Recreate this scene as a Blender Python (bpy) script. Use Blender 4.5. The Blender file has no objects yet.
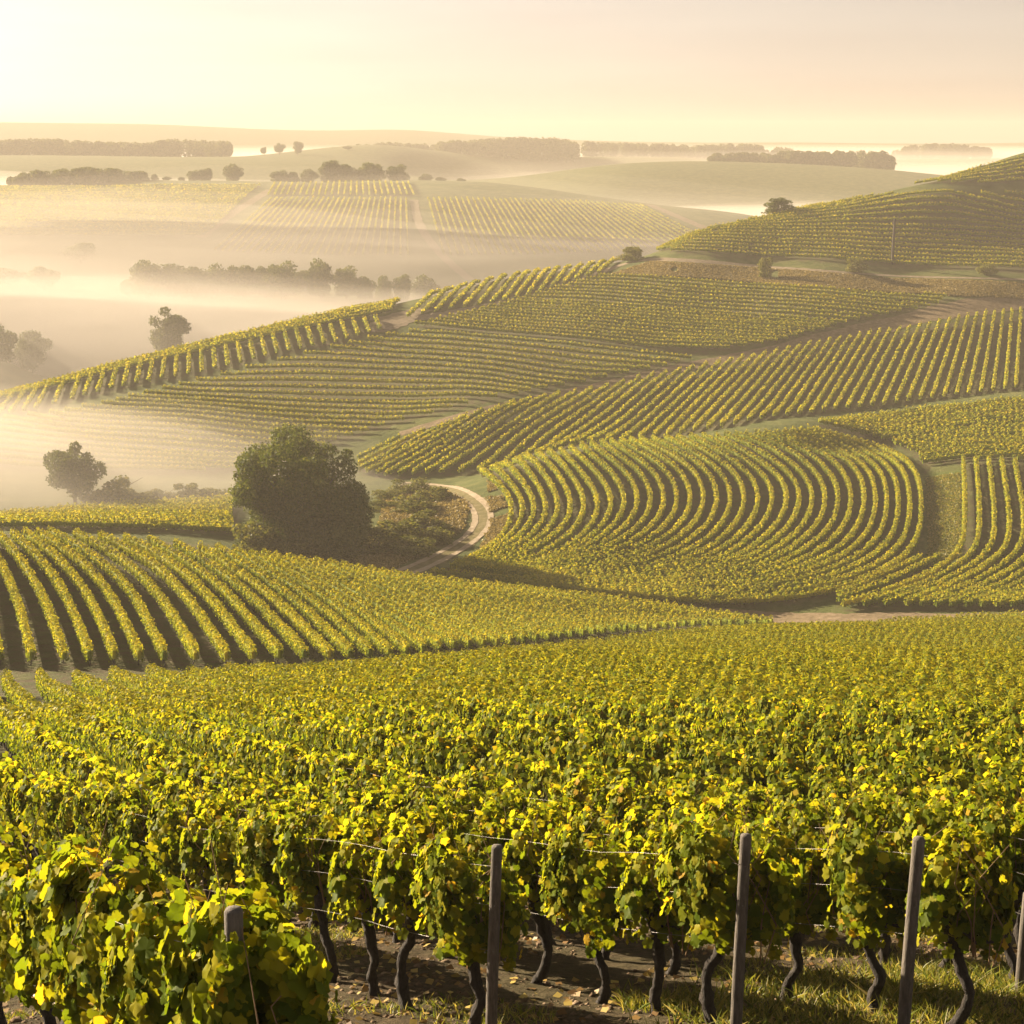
import bpy, math, random
import numpy as np
R = math.radians
rng = np.random.default_rng(7)
random.seed(7)
sc = bpy.context.scene
C = bpy.context.collection

# ------------------------------------------------------------------ camera, sky, sun
F = 1700.0
PITCH = math.atan((512 - 138) / F)
cam = bpy.data.cameras.new('camera'); cam.sensor_width = 36; cam.lens = 36 * F / 1024
cam.clip_start = 0.2; cam.clip_end = 30000
co = bpy.data.objects.new('camera', cam); C.objects.link(co)
co.location = (0, 0, 0); co.rotation_euler = (math.pi / 2 - PITCH, 0, 0)
sc.camera = co
SUN_EL, SUN_AZ = 18.0, -53.0            # azimuth measured from the view axis (+Y), negative = left
w = bpy.data.worlds.new('World'); sc.world = w; w.use_nodes = True
nt = w.node_tree; bg = nt.nodes['Background']
sky = nt.nodes.new('ShaderNodeTexSky'); sky.sky_type = 'NISHITA'; sky.sun_disc = False
sky.sun_elevation = R(SUN_EL); sky.sun_rotation = R(SUN_AZ)
sky.air_density = 1.0; sky.dust_density = 1.0; sky.ozone_density = 0.6; sky.altitude = 0
tint = nt.nodes.new('ShaderNodeMix'); tint.data_type = 'RGBA'; tint.blend_type = 'MULTIPLY'
tint.inputs[0].default_value = 1.0
hs = nt.nodes.new('ShaderNodeHueSaturation'); hs.inputs['Saturation'].default_value = .3; nt.links.new(sky.outputs[0], hs.inputs['Color'])
nt.links.new(hs.outputs[0], tint.inputs[6])
tcw = nt.nodes.new('ShaderNodeTexCoord'); mpw = nt.nodes.new('ShaderNodeMapping'); mpw.inputs['Scale'].default_value = (3, 3, 34); mpw.inputs['Rotation'].default_value = (0, .03, 0)
nzw = nt.nodes.new('ShaderNodeTexNoise'); nzw.inputs['Scale'].default_value = 1.6; nzw.inputs['Detail'].default_value = 5
nt.links.new(tcw.outputs['Generated'], mpw.inputs[0]); nt.links.new(mpw.outputs[0], nzw.inputs['Vector'])
rw = nt.nodes.new('ShaderNodeValToRGB'); rw.color_ramp.elements[0].position = .35; rw.color_ramp.elements[1].position = .7      # thin high cloud streaks
rw.color_ramp.elements[0].color = (.62, .525, .475, 1); rw.color_ramp.elements[1].color = (.66, .57, .515, 1)
nt.links.new(nzw.outputs[0], rw.inputs[0]); nt.links.new(rw.outputs[0], tint.inputs[7])
nt.links.new(tint.outputs[2], bg.inputs[0]); bg.inputs[1].default_value = 0.05
sl = bpy.data.lights.new('sun', 'SUN'); sl.energy = 5.0; sl.angle = R(0.6); sl.color = (1.0, 0.82, 0.58)
so = bpy.data.objects.new('sun', sl); C.objects.link(so)
so.rotation_euler = (R(90 - SUN_EL), 0, R(-SUN_AZ + 180)); so.location = (0, 0, 50)
sc.view_settings.view_transform = 'Standard'; sc.view_settings.look = 'None'
sc.view_settings.exposure = 2.15; sc.view_settings.gamma = 1.0
sc.cycles.max_bounces = 6; sc.cycles.volume_bounces = 1; sc.cycles.transmission_bounces = 4
sc.cycles.diffuse_bounces = 3; sc.cycles.glossy_bounces = 1; sc.cycles.caustics_reflective = False
sc.cycles.sample_clamp_indirect = 4
HAZE = 0.00032
CP, SP = math.cos(PITCH), math.sin(PITCH)

# ------------------------------------------------------------------ helpers
def link(o, parent=None):
    C.objects.link(o)
    if parent: o.parent = parent
    return o
def tag(o, label=None, cat=None, group=None, kind=None):
    if label: o['label'] = label
    if cat: o['category'] = cat
    if group: o['group'] = group
    if kind: o['kind'] = kind
    return o
def mesh_np(name, V, Fc, mat, smooth=False, mats=None, midx=None):
    """V (n,3); Fc: list of (m,k) index arrays"""
    me = bpy.data.meshes.new(name)
    V = np.ascontiguousarray(V, dtype=np.float32)
    Fc = [f for f in Fc if len(f)]
    me.vertices.add(len(V)); me.vertices.foreach_set('co', V.ravel())
    nl = sum(f.size for f in Fc); npol = sum(len(f) for f in Fc)
    me.loops.add(nl); me.polygons.add(npol)
    me.loops.foreach_set('vertex_index', np.concatenate([f.ravel() for f in Fc]).astype(np.int32))
    tot = np.concatenate([np.full(len(f), f.shape[1]) for f in Fc]).astype(np.int32)
    st = np.concatenate([[0], np.cumsum(tot)[:-1]]).astype(np.int32)
    me.polygons.foreach_set('loop_start', st)
    me.polygons.foreach_set('loop_total', tot)
    if smooth: me.polygons.foreach_set('use_smooth', np.ones(npol, dtype=bool))
    me.materials.append(mat)
    me.update(calc_edges=True)
    return me
def obj(name, me, parent=None, loc=None):
    o = bpy.data.objects.new(name, me); link(o, parent)
    if loc is not None: o.location = loc
    return o
def empty(name, loc, rz=0, scale=1):
    o = bpy.data.objects.new(name, None); link(o); o.location = loc; o.rotation_euler = (0, 0, rz)
    o.scale = (scale,) * 3; o.empty_display_size = .3
    return o
def unit(a): return a / (np.linalg.norm(a, axis=-1, keepdims=True) + 1e-9)
def tube(P, Rr, k=7, cap=True, rough=0.0, rs=None):
    """tapered tube along points P with radii Rr -> V, quads"""
    P = np.asarray(P, float); n = len(P); Rr = np.asarray(Rr, float)
    T = unit(np.gradient(P, axis=0)); ref = np.array([0.31, 0.93, 0.17])
    U = unit(np.cross(T, ref)); W = np.cross(T, U)
    a = np.linspace(0, 2 * math.pi, k, endpoint=False)
    rr = Rr[:, None] * (1 + (rough * rs.normal(size=(n, k)) if rs is not None else 0))
    V = P[:, None] + rr[..., None] * (np.cos(a)[None, :, None] * U[:, None] + np.sin(a)[None, :, None] * W[:, None])
    i = np.arange(n - 1)[:, None] * k; j = np.arange(k)[None]
    Q = np.stack([i + j, i + (j + 1) % k, i + k + (j + 1) % k, i + k + j], -1).reshape(-1, 4)
    V = V.reshape(-1, 3)
    tri = np.zeros((0, 3), int)
    if cap:
        V = np.vstack([V, P[-1:] + T[-1:] * Rr[-1] * .3]); c = len(V) - 1; b = (n - 1) * k
        tri = np.stack([b + np.arange(k), b + (np.arange(k) + 1) % k, np.full(k, c)], -1)
    return V, Q, tri
class MB:
    def __init__(s): s.V = []; s.F = {}; s.n = 0; s.A = []
    def add(s, V, *fs, age=None):
        s.A.append(np.zeros(len(V)) if age is None else age)
        for f in fs:
            if len(f): s.F.setdefault(f.shape[1], []).append(f + s.n)
        s.V.append(V); s.n += len(V)
    def mesh(s, name, mat, smooth=False):
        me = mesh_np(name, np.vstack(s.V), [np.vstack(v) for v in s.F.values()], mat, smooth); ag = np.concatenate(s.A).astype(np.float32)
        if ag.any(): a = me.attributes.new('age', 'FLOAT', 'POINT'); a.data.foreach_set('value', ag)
        return me
def quads(P, N, size, rs, asp=1.0, bend=0.25):
    """leaf-like bent quads at P with normals N"""
    n = len(P); N = unit(N); r = unit(rs.normal(size=(n, 3)))
    U = unit(np.cross(N, r)); W = np.cross(N, U)
    s = (size * rs.uniform(.65, 1.25, n))[:, None] * .5
    b = N * s * bend
    V = np.stack([P - U * s - W * s * asp * .35, P + W * s * asp * -1 + b * 0 + U * s * .25, P + U * s + W * s * asp * .35 - b, P + W * s * asp - U * s * .25], 1)
    V[:, 1] += -b * .5; V[:, 3] += b * .5
    Fq = np.arange(4 * n).reshape(n, 4)
    return V.reshape(-1, 3), Fq

# ------------------------------------------------------------------ materials
def new_mat(name):
    m = bpy.data.materials.new(name); m.use_nodes = True
    t = m.node_tree; t.nodes.clear(); out = t.nodes.new('ShaderNodeOutputMaterial')
    return m, t, out
def ramp(t, stops, fac=None, interp='LINEAR'):
    r = t.nodes.new('ShaderNodeValToRGB'); r.color_ramp.interpolation = interp
    e = r.color_ramp.elements
    while len(e) > 1: e.remove(e[-1])
    e[0].position = stops[0][0]; e[0].color = (*stops[0][1], 1)
    for p, c in stops[1:]:
        x = e.new(p); x.color = (*c, 1)
    if fac is not None: t.links.new(fac, r.inputs[0])
    return r
def noise(t, scale, detail=4, rough=.6, vec=None):
    n = t.nodes.new('ShaderNodeTexNoise'); n.inputs['Scale'].default_value = scale
    n.inputs['Detail'].default_value = detail; n.inputs['Roughness'].default_value = rough
    if vec is not None: t.links.new(vec, n.inputs['Vector'])
    return n
def leaf_mat(name, stops, trans=0.5, tgain=(1.5, 1.35, .55), gloss=0.35, patch=None, patchscale=.05):
    m, t, out = new_mat(name)
    g = t.nodes.new('ShaderNodeNewGeometry')
    fac = g.outputs['Random Per Island']
    if patch:
        nz = noise(t, patchscale, 3, .6, g.outputs['Position'])
        mm = t.nodes.new('ShaderNodeMath'); mm.operation = 'MULTIPLY_ADD'
        sub = t.nodes.new('ShaderNodeMath'); sub.operation = 'SUBTRACT'; t.links.new(nz.outputs[0], sub.inputs[0]); sub.inputs[1].default_value = .5
        t.links.new(sub.outputs[0], mm.inputs[0]); mm.inputs[1].default_value = patch; t.links.new(fac, mm.inputs[2])
        mm.use_clamp = True
        fac = mm.outputs[0]
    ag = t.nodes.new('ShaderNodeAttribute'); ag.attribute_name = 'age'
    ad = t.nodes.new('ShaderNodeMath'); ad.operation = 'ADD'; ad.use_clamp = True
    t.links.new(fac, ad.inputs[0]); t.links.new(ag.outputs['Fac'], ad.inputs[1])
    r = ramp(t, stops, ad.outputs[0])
    d = t.nodes.new('ShaderNodeBsdfPrincipled'); d.inputs['Roughness'].default_value = .5
    d.inputs['Specular IOR Level'].default_value = gloss
    t.links.new(r.outputs[0], d.inputs['Base Color'])
    tr = t.nodes.new('ShaderNodeBsdfTranslucent')
    mu = t.nodes.new('ShaderNodeMix'); mu.data_type = 'RGBA'; mu.blend_type = 'MULTIPLY'; mu.inputs[0].default_value = 1
    t.links.new(r.outputs[0], mu.inputs[6]); mu.inputs[7].default_value = (*tgain, 1)
    t.links.new(mu.outputs[2], tr.inputs[0])
    mx = t.nodes.new('ShaderNodeMixShader'); mx.inputs[0].default_value = trans
    t.links.new(d.outputs[0], mx.inputs[1]); t.links.new(tr.outputs[0], mx.inputs[2])
    t.links.new(mx.outputs[0], out.inputs[0])
    return m
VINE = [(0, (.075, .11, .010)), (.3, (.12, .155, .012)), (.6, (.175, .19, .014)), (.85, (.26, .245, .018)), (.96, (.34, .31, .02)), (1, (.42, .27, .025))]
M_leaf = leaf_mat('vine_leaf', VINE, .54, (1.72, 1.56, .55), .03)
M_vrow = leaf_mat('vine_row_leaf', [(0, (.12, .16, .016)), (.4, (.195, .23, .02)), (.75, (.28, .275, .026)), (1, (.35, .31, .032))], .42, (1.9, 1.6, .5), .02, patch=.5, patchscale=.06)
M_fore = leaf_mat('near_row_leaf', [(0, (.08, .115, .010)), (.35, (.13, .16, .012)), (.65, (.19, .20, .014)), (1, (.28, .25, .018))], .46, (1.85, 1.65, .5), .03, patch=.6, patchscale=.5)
M_tree = leaf_mat('tree_leaf', [(0, (.04, .06, .012)), (.5, (.07, .09, .018)), (1, (.12, .13, .03))], .35, (1.4, 1.3, .6), .03, patch=.7, patchscale=.22)
M_bush = leaf_mat('bush_leaf', [(0, (.06, .075, .02)), (.5, (.11, .12, .03)), (1, (.20, .18, .05))], .35, (1.4, 1.3, .6), .03)
M_grass = leaf_mat('grass_blade', [(0, (.07, .10, .015)), (.5, (.16, .17, .03)), (1, (.32, .26, .09))], .4, (1.4, 1.3, .6), .2)
def bark(name, c1, c2, sc_=18, bump=.6):
    m, t, out = new_mat(name)
    tc = t.nodes.new('ShaderNodeTexCoord'); mp = t.nodes.new('ShaderNodeMapping'); mp.inputs['Scale'].default_value = (1, 1, .22)
    t.links.new(tc.outputs['Object'], mp.inputs[0])
    n = noise(t, sc_, 6, .7, mp.outputs[0]); r = ramp(t, [(.3, c1), (.7, c2)], n.outputs[0])
    d = t.nodes.new('ShaderNodeBsdfPrincipled'); d.inputs['Roughness'].default_value = .9
    t.links.new(r.outputs[0], d.inputs['Base Color'])
    b = t.nodes.new('ShaderNodeBump'); b.inputs['Strength'].default_value = bump; b.inputs['Distance'].default_value = .02
    t.links.new(n.outputs[0], b.inputs['Height']); t.links.new(b.outputs[0], d.inputs['Normal'])
    t.links.new(d.outputs[0], out.inputs[0]); return m
M_bark = bark('vine_bark', (.008, .006, .004), (.045, .032, .023), 55, 1.6)
M_tbark = bark('tree_bark', (.03, .024, .018), (.09, .075, .055), 6)
M_post = bark('weathered_post_wood', (.05, .042, .034), (.14, .118, .095), 30, .8)
m, t, out = new_mat('galvanised_wire'); d = t.nodes.new('ShaderNodeBsdfPrincipled'); d.inputs['Metallic'].default_value = .2
d.inputs['Roughness'].default_value = .35; d.inputs['Base Color'].default_value = (.22, .2, .18, 1); t.links.new(d.outputs[0], out.inputs[0]); M_wire = m

def ground_mat():
    m, t, out = new_mat('hill_ground')
    g = t.nodes.new('ShaderNodeNewGeometry'); pos = g.outputs['Position']
    at = t.nodes.new('ShaderNodeAttribute'); at.attribute_name = 'soil'
    ag = t.nodes.new('ShaderNodeAttribute'); ag.attribute_name = 'lush'
    n1 = noise(t, .9, 8, .7, pos); n2 = noise(t, .02, 4, .6, pos); n3 = noise(t, 9, 6, .75, pos); n4 = noise(t, .22, 5, .65, pos)
    soil = ramp(t, [(.3, (.048, .034, .020)), (.55, (.095, .068, .040)), (.75, (.165, .12, .074))], n3.outputs[0])
    gr = ramp(t, [(.3, (.045, .058, .015)), (.5, (.075, .09, .024)), (.7, (.12, .12, .04))], n4.outputs[0])
    lu = ramp(t, [(.3, (.05, .075, .015)), (.6, (.10, .12, .025)), (.8, (.17, .16, .04))], n1.outputs[0])
    # weeds growing on the vineyard soil
    wf = ramp(t, [(.38, (0, 0, 0)), (.56, (1, 1, 1))], n1.outputs[0])
    ms = t.nodes.new('ShaderNodeMix'); ms.data_type = 'RGBA'
    wm = t.nodes.new('ShaderNodeMath'); wm.operation = 'MULTIPLY'; t.links.new(wf.outputs[0], wm.inputs[0]); wt_ = t.nodes.new('ShaderNodeAttribute'); wt_.attribute_name = 'weedy'; t.links.new(wt_.outputs['Fac'], wm.inputs[1])
    t.links.new(wm.outputs[0], ms.inputs[0]); t.links.new(soil.outputs[0], ms.inputs[6]); t.links.new(gr.outputs[0], ms.inputs[7])
    mg = t.nodes.new('ShaderNodeMix'); mg.data_type = 'RGBA'
    t.links.new(ag.outputs['Fac'], mg.inputs[0]); t.links.new(gr.outputs[0], mg.inputs[6]); t.links.new(lu.outputs[0], mg.inputs[7])
    mf = t.nodes.new('ShaderNodeMix'); mf.data_type = 'RGBA'
    t.links.new(at.outputs['Fac'], mf.inputs[0]); t.links.new(mg.outputs[2], mf.inputs[6]); t.links.new(ms.outputs[2], mf.inputs[7])
    d = t.nodes.new('ShaderNodeBsdfPrincipled'); d.inputs['Roughness'].default_value = 1; d.inputs['Specular IOR Level'].default_value = .1
    t.links.new(mf.outputs[2], d.inputs['Base Color'])
    b = t.nodes.new('ShaderNodeBump'); b.inputs['Strength'].default_value = .9; b.inputs['Distance'].default_value = .12
    t.links.new(n3.outputs[0], b.inputs['Height'])
    b2 = t.nodes.new('ShaderNodeBump'); b2.inputs['Strength'].default_value = .8; b2.inputs['Distance'].default_value = .5
    t.links.new(n1.outputs[0], b2.inputs['Height']); t.links.new(b.outputs[0], b2.inputs['Normal'])
    t.links.new(b2.outputs[0], d.inputs['Normal']); t.links.new(d.outputs[0], out.inputs[0]); return m
M_ground = ground_mat()
def path_mat(name, c1, c2, c3):
    m, t, out = new_mat(name)
    g = t.nodes.new('ShaderNodeNewGeometry'); n = noise(t, .8, 8, .7, g.outputs['Position'])
    r = ramp(t, [(.3, c1), (.5, c2), (.7, c3)], n.outputs[0])
    d = t.nodes.new('ShaderNodeBsdfPrincipled'); d.inputs['Roughness'].default_value = 1; d.inputs['Specular IOR Level'].default_value = .1
    t.links.new(r.outputs[0], d.inputs['Base Color'])
    b = t.nodes.new('ShaderNodeBump'); b.inputs['Distance'].default_value = .2; t.links.new(n.outputs[0], b.inputs['Height'])
    t.links.new(b.outputs[0], d.inputs['Normal']); t.links.new(d.outputs[0], out.inputs[0]); return m
M_track = path_mat('chalky_track', (.20, .155, .10), (.28, .225, .155), (.37, .30, .22))
M_dirt = path_mat('dirt_track', (.10, .075, .042), (.16, .12, .07), (.24, .18, .12))
M_sand = path_mat('sandy_track', (.13, .10, .06), (.19, .15, .10), (.26, .21, .15))
M_verge = path_mat('grassy_middle', (.08, .075, .025), (.13, .11, .045), (.2, .16, .09))

# ------------------------------------------------------------------ terrain: height field over (s = X/Y, t = ln Y)
def ray(px, py):
    px = np.asarray(px, float); py = np.asarray(py, float)
    dy = F * CP + (512 - py) * SP; dz = -F * SP + (512 - py) * CP
    return (px - 512) / dy, dz / dy
ctrl = []
def cp(px, py, Y): s, g = ray(px, py); ctrl.append((float(s), math.log(Y), float(g)))
def cz(s, Y, Z): ctrl.append((s, math.log(Y), Z / Y))
for s in (-.75, -.45, -.15, .15, .45, .75):
    for Y in (2.2, 4, 7, 10, 14, 19, 26): cz(s, Y, -2.81 - .35 * Y)
for P in [(0,870,27),(500,830,29),(500,746,47),(500,684,82),(0,700,106),(12,745,70),(1000,828,29),(1000,746,48),(1000,684,83),(1000,644,142),(1024,622,200),
 (250,746,52),(250,695,95),(750,746,47),(750,684,83),(750,645,142),(-100,700,106),(-100,745,70),(1150,690,100),(1150,625,200),(300,690,108),
 (-150,676,118),(0,675,118),(150,671,120),(300,669,124),(400,664,132),(500,653,148),(600,641,168),(700,633,190),(775,629,206),(880,626,206),
 (-150,535,186),(0,537,186),(100,543,190),(200,551,195),(300,565,200),(400,580,204),(500,593,208),(600,606,210),(700,618,212),(770,625,212),
 (-150,620,140),(0,620,140),(100,605,150),(200,612,150),(300,615,155),(450,625,168),(570,622,187),(680,625,200),
 # low field left, valley with the big tree and the track
 (0,538,232),(100,540,236),(200,547,238),(0,522,262),(100,514,275),(200,506,285),(-150,525,262),
 (300,556,245),(420,569,234),(487,528,262),(440,488,308),(300,500,290),(380,520,270),(250,490,308),(100,492,312),(0,492,312),(-150,492,312),
 # fan shaped field
 (740,613,218),(600,598,222),(500,586,226),(912,567,240),(920,490,285),(860,440,325),(700,440,315),(560,452,310),(700,510,270),(490,475,305),(600,540,245),(800,570,235),
 (960,611,216),(840,617,214),(1010,540,252),(1000,460,300),(1024,400,345),(820,425,330),(1150,400,345),(1150,540,252),(1150,611,216),
 # band field
 (1024,390,360),(1012,311,440),(800,416,345),(800,348,410),(650,439,335),(640,380,385),(500,466,325),(480,415,350),(360,476,325),(1150,390,360),(1150,300,440),(900,330,425),
 # large left field
 (0,475,330),(250,475,328),(0,416,385),(200,380,400),(200,430,355),(400,335,425),(400,400,370),(560,390,375),(700,360,400),(-150,475,330),(-150,430,385),
 # its crest
 (-150,425,400),(0,398,410),(100,370,430),(200,345,445),(300,323,460),(400,304,475),(500,280,495),(620,262,512),(655,252,518),
 # upper fields
 (600,277,480),(700,280,470),(800,289,455),(950,300,445),(600,310,440),(800,325,425),(1150,290,440),(500,305,455),
 (760,259,488),(900,269,478),(1024,274,473),(700,234,512),(800,213,528),(860,202,536),(912,191,543),(1024,164,560),(1150,140,570),(900,232,508),(1024,190,546),(1150,240,500),(820,272,470),(1000,290,455)]: cp(*P)
# hidden ground behind the second field
for px in (-150, 0, 100, 200): s, _ = ray(px, 545); cz(float(s), 208, -54)
# fog valley beyond the hill
for px in (-150, 0, 150, 300): s, _ = ray(px, 350); cz(float(s), 500, -70)
for px, z in ((450, -64), (600, -62), (700, -58), (800, -55), (912, -50), (1024, -42), (1150, -40)): s, _ = ray(px, 300); cz(float(s), 640, z)
for P in [(0,368,490),(30,385,462),(100,343,540),(0,300,620),(100,300,620),(250,300,620),(350,298,622),(100,270,700),(100,235,770),(100,192,900),
 (-150,300,620),(-150,186,930),(0,185,930),(120,181,945),(250,182,950),(400,182,950),(500,185,950),(600,197,930),(700,209,900),(755,217,880),
 (400,240,770),(400,275,690),(250,240,770),(600,240,790),(690,240,800),(550,275,690),(-150,240,770),
 (480,180,1450),(600,170,1500),(700,165,1500),(800,166,1480),(900,171,1450),(1000,180,1420),(1150,180,1420),(600,190,1300),(800,196,1280),(450,190,1400),
 (0,156,1700),(100,157,1700),(230,157,1700),(420,159,1750),(-150,156,1700),(0,175,1400),(200,172,1420),(350,172,1450),
 (500,158,1900),(600,158,1950),(700,160,1950),(900,160,2000),(1050,160,2000)]: cp(*P)
for px in (-150, 100, 300, 500, 700): s, _ = ray(px, 200); cz(float(s), 1130, -70)
for px in (850, 1000, 1150): s, _ = ray(px, 200); cz(float(s), 1050, -68)
for px in (480, 600, 720, 850, 1000, 1150): s, _ = ray(px, 200); cz(float(s), 1690, -62)
for px in (-150, 100, 300, 500, 700, 900, 1100): s, _ = ray(px, 200); cz(float(s), 2300, -58)
for P in [(-150,124,3000),(0,124,3000),(150,126,3000),(250,131,3000),(330,133,3000),(400,131.5,3000),(480,138,3000),(600,144,3000),(800,145,3000),(1024,145,3000),(1150,145,3000)]: cp(*P)
for px in (-150, 200, 500, 800, 1150): s, _ = ray(px, 200); cz(float(s), 4200, -60); cz(float(s), 9000, -60)
ctrl = np.array(ctrl)
SK = 1.6
def feat(s, t): return np.stack([np.asarray(s) * SK, np.asarray(t)], -1)
CF = feat(ctrl[:, 0], ctrl[:, 1]); c2 = .06 ** 2
D = np.sqrt(((CF[:, None] - CF[None]) ** 2).sum(-1) + c2)
A = np.zeros((len(CF) + 3,) * 2); A[:-3, :-3] = -D - np.eye(len(CF)) * 2e-4 * -1 * -1
A[:-3, -3] = 1; A[:-3, -2:] = CF; A[-3, :-3] = 1; A[-2:, :-3] = CF.T
wt = np.linalg.solve(A, np.concatenate([ctrl[:, 2], [0, 0, 0]]))
sN = np.unique(np.concatenate([np.linspace(-1.1, -.46, 60), np.linspace(-.46, .46, 470), np.linspace(.46, 1.1, 60)]))
tN = np.unique(np.concatenate([np.linspace(math.log(2.2), math.log(9), 60), np.linspace(math.log(9), math.log(26), 260), np.linspace(math.log(26), math.log(1100), 620), np.linspace(math.log(1100), math.log(4200), 90)]))
G = np.zeros((len(tN), len(sN)))
cs = np.clip(sN, -.62, .62)
for i, tt in enumerate(tN):
    q = feat(cs, np.full(len(cs), tt))
    d_ = np.sqrt(((q[:, None] - CF[None]) ** 2).sum(-1) + c2)
    G[i] = -d_ @ wt[:-3] + wt[-3] + q @ wt[-2:]
# small natural unevenness
def vnoise(X, Y, sc_, seed):
    r = np.random.default_rng(seed); out_ = 0
    for k in range(6):
        a = r.uniform(0, math.pi * 2); f = sc_ * r.uniform(.6, 1.7); out_ = out_ + np.sin((X * math.cos(a) + Y * math.sin(a)) * f + r.uniform(0, 6.3))
    return out_ / 6
YY = np.exp(tN)[:, None] * np.ones_like(sN)[None]; XX = YY * sN[None]
ZZ = G * YY
fade = np.clip((60 - YY) / 40, 0, 1)
ZZ += (vnoise(XX, YY, 1.2, 1) * .10 + vnoise(XX, YY, 5, 2) * .035 + vnoise(XX, YY, 17, 3) * .02) * fade * np.clip(YY / 8, 0, 1)
ZZ += vnoise(XX, YY, .12, 4) * .13 * np.clip((YY - 60) / 100, 0, 1)
GG = ZZ / YY
def ground(X, Y):
    X = np.asarray(X, float); Y = np.maximum(np.asarray(Y, float), 2.3)
    s = X / Y; t = np.log(Y)
    i = np.clip(np.searchsorted(tN, t) - 1, 0, len(tN) - 2); j = np.clip(np.searchsorted(sN, s) - 1, 0, len(sN) - 2)
    a = np.clip((Y - np.exp(tN[i])) / (np.exp(tN[i + 1]) - np.exp(tN[i])), 0, 1); b = np.clip((s - sN[j]) / (sN[j + 1] - sN[j]), 0, 1)
    z0 = ZZ[i, j] * (1 - b) + ZZ[i, j + 1] * b; z1 = ZZ[i + 1, j] * (1 - b) + ZZ[i + 1, j + 1] * b
    return z0 * (1 - a) + z1 * a
def hit(px, py, ymin=0, ymax=1e9):
    """first ground point seen at a pixel (within a depth window); a miss clamps to the crest"""
    s, g = ray(px, py); s = float(s); g = float(g)
    tt = np.linspace(math.log(max(ymin, 3)), math.log(min(ymax, 4150)), 1500); Y = np.exp(tt)
    h = ground(s * Y, Y) / Y
    above = h >= g
    if not above.any(): k = int(np.argmax(h)); return s * Y[k], Y[k]
    k = int(np.argmax(above))
    if k == 0: return s * Y[0], Y[0]
    a = (g - h[k - 1]) / (h[k] - h[k - 1] + 1e-12); y = Y[k - 1] + (Y[k] - Y[k - 1]) * a
    return s * y, y
def pix(X, Y, Z):
    zc = Y * CP - Z * SP
    return 512 + F * X / zc, 512 - F * (Y * SP + Z * CP) / zc

def in_poly(P, poly):
    x, y = P[..., 0], P[..., 1]; ins = np.zeros(x.shape, bool); n = len(poly)
    for i in range(n):
        x1, y1 = poly[i]; x2, y2 = poly[(i + 1) % n]
        c = ((y1 > y) != (y2 > y)) & (x < (x2 - x1) * (y - y1) / (y2 - y1 + 1e-12) + x1); ins ^= c
    return ins
def poly_world(pp, ymin, ymax, sub=4):
    o = []
    for i in range(len(pp)):
        a, b = np.array(pp[i], float), np.array(pp[(i + 1) % len(pp)], float)
        for k in range(sub):
            q = a + (b - a) * k / sub; o.append(hit(q[0], q[1], ymin, ymax))
    return np.array(o)
def resample(P, n):
    d = np.concatenate([[0], np.cumsum(np.linalg.norm(np.diff(P, axis=0), axis=1))])
    u = np.linspace(0, d[-1], n); return np.stack([np.interp(u, d, P[:, k]) for k in range(2)], -1)
def smooth_poly(P, it=2):
    P = np.asarray(P, float)
    for _ in range(it):
        Q = [P[0]]
        for a, b in zip(P[:-1], P[1:]): Q += [a * .75 + b * .25, a * .25 + b * .75]
        P = np.array(Q + [P[-1]])
    return P
def guide_world(g, ymin, ymax):
    g = smooth_poly(g, 2)
    return resample(np.array([hit(x, y, ymin, ymax) for x, y in g]), 60)

# ------------------------------------------------------------------ vineyard fields: rows traced on the ground
rows = []     # dict(P=(n,2), field=..., )
field_polys = []
def add_field(name, guides, spacing, ymin, ymax, poly=None, h=1.65, lift=0.0):
    Gd = [guide_world(g, ymin, ymax) for g in guides]
    W = poly_world(poly, ymin, ymax) if poly else None
    if W is not None: field_polys.append(W)
    else:
        field_polys.append(np.vstack([Gd[0], np.array([g[-1] for g in Gd[1:-1]]).reshape(-1, 2), Gd[-1][::-1], np.array([g[0] for g in Gd[1:-1]][::-1]).reshape(-1, 2)]))
    for a, b in zip(Gd[:-1], Gd[1:]):
        T = b[30] - b[28] + a[30] - a[28]; T = T / np.linalg.norm(T)
        ds = [abs(float(np.cross(T, b[k] - a[k]))) if False else np.min(np.linalg.norm(b - a[k], axis=1)) for k in (10, 30, 50)]
        n = max(1, int(round(float(np.median(ds)) / spacing)))
        last = (b is Gd[-1])
        for k in range(n + (1 if last else 0)):
            P = a + (b - a) * (k / n)
            if W is None: rows.append(dict(P=P, field=name, h=h)); continue
            L = np.linalg.norm(np.diff(P, axis=0), axis=1).sum(); P2 = resample(P, max(8, int(L / 1.0)))
            ins = in_poly(P2, W); idx = np.flatnonzero(ins)
            if not len(idx): continue
            for seg in np.split(idx, np.flatnonzero(np.diff(idx) > 1) + 1):
                if len(seg) >= 4: rows.append(dict(P=P2[seg], field=name, h=h))

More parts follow.
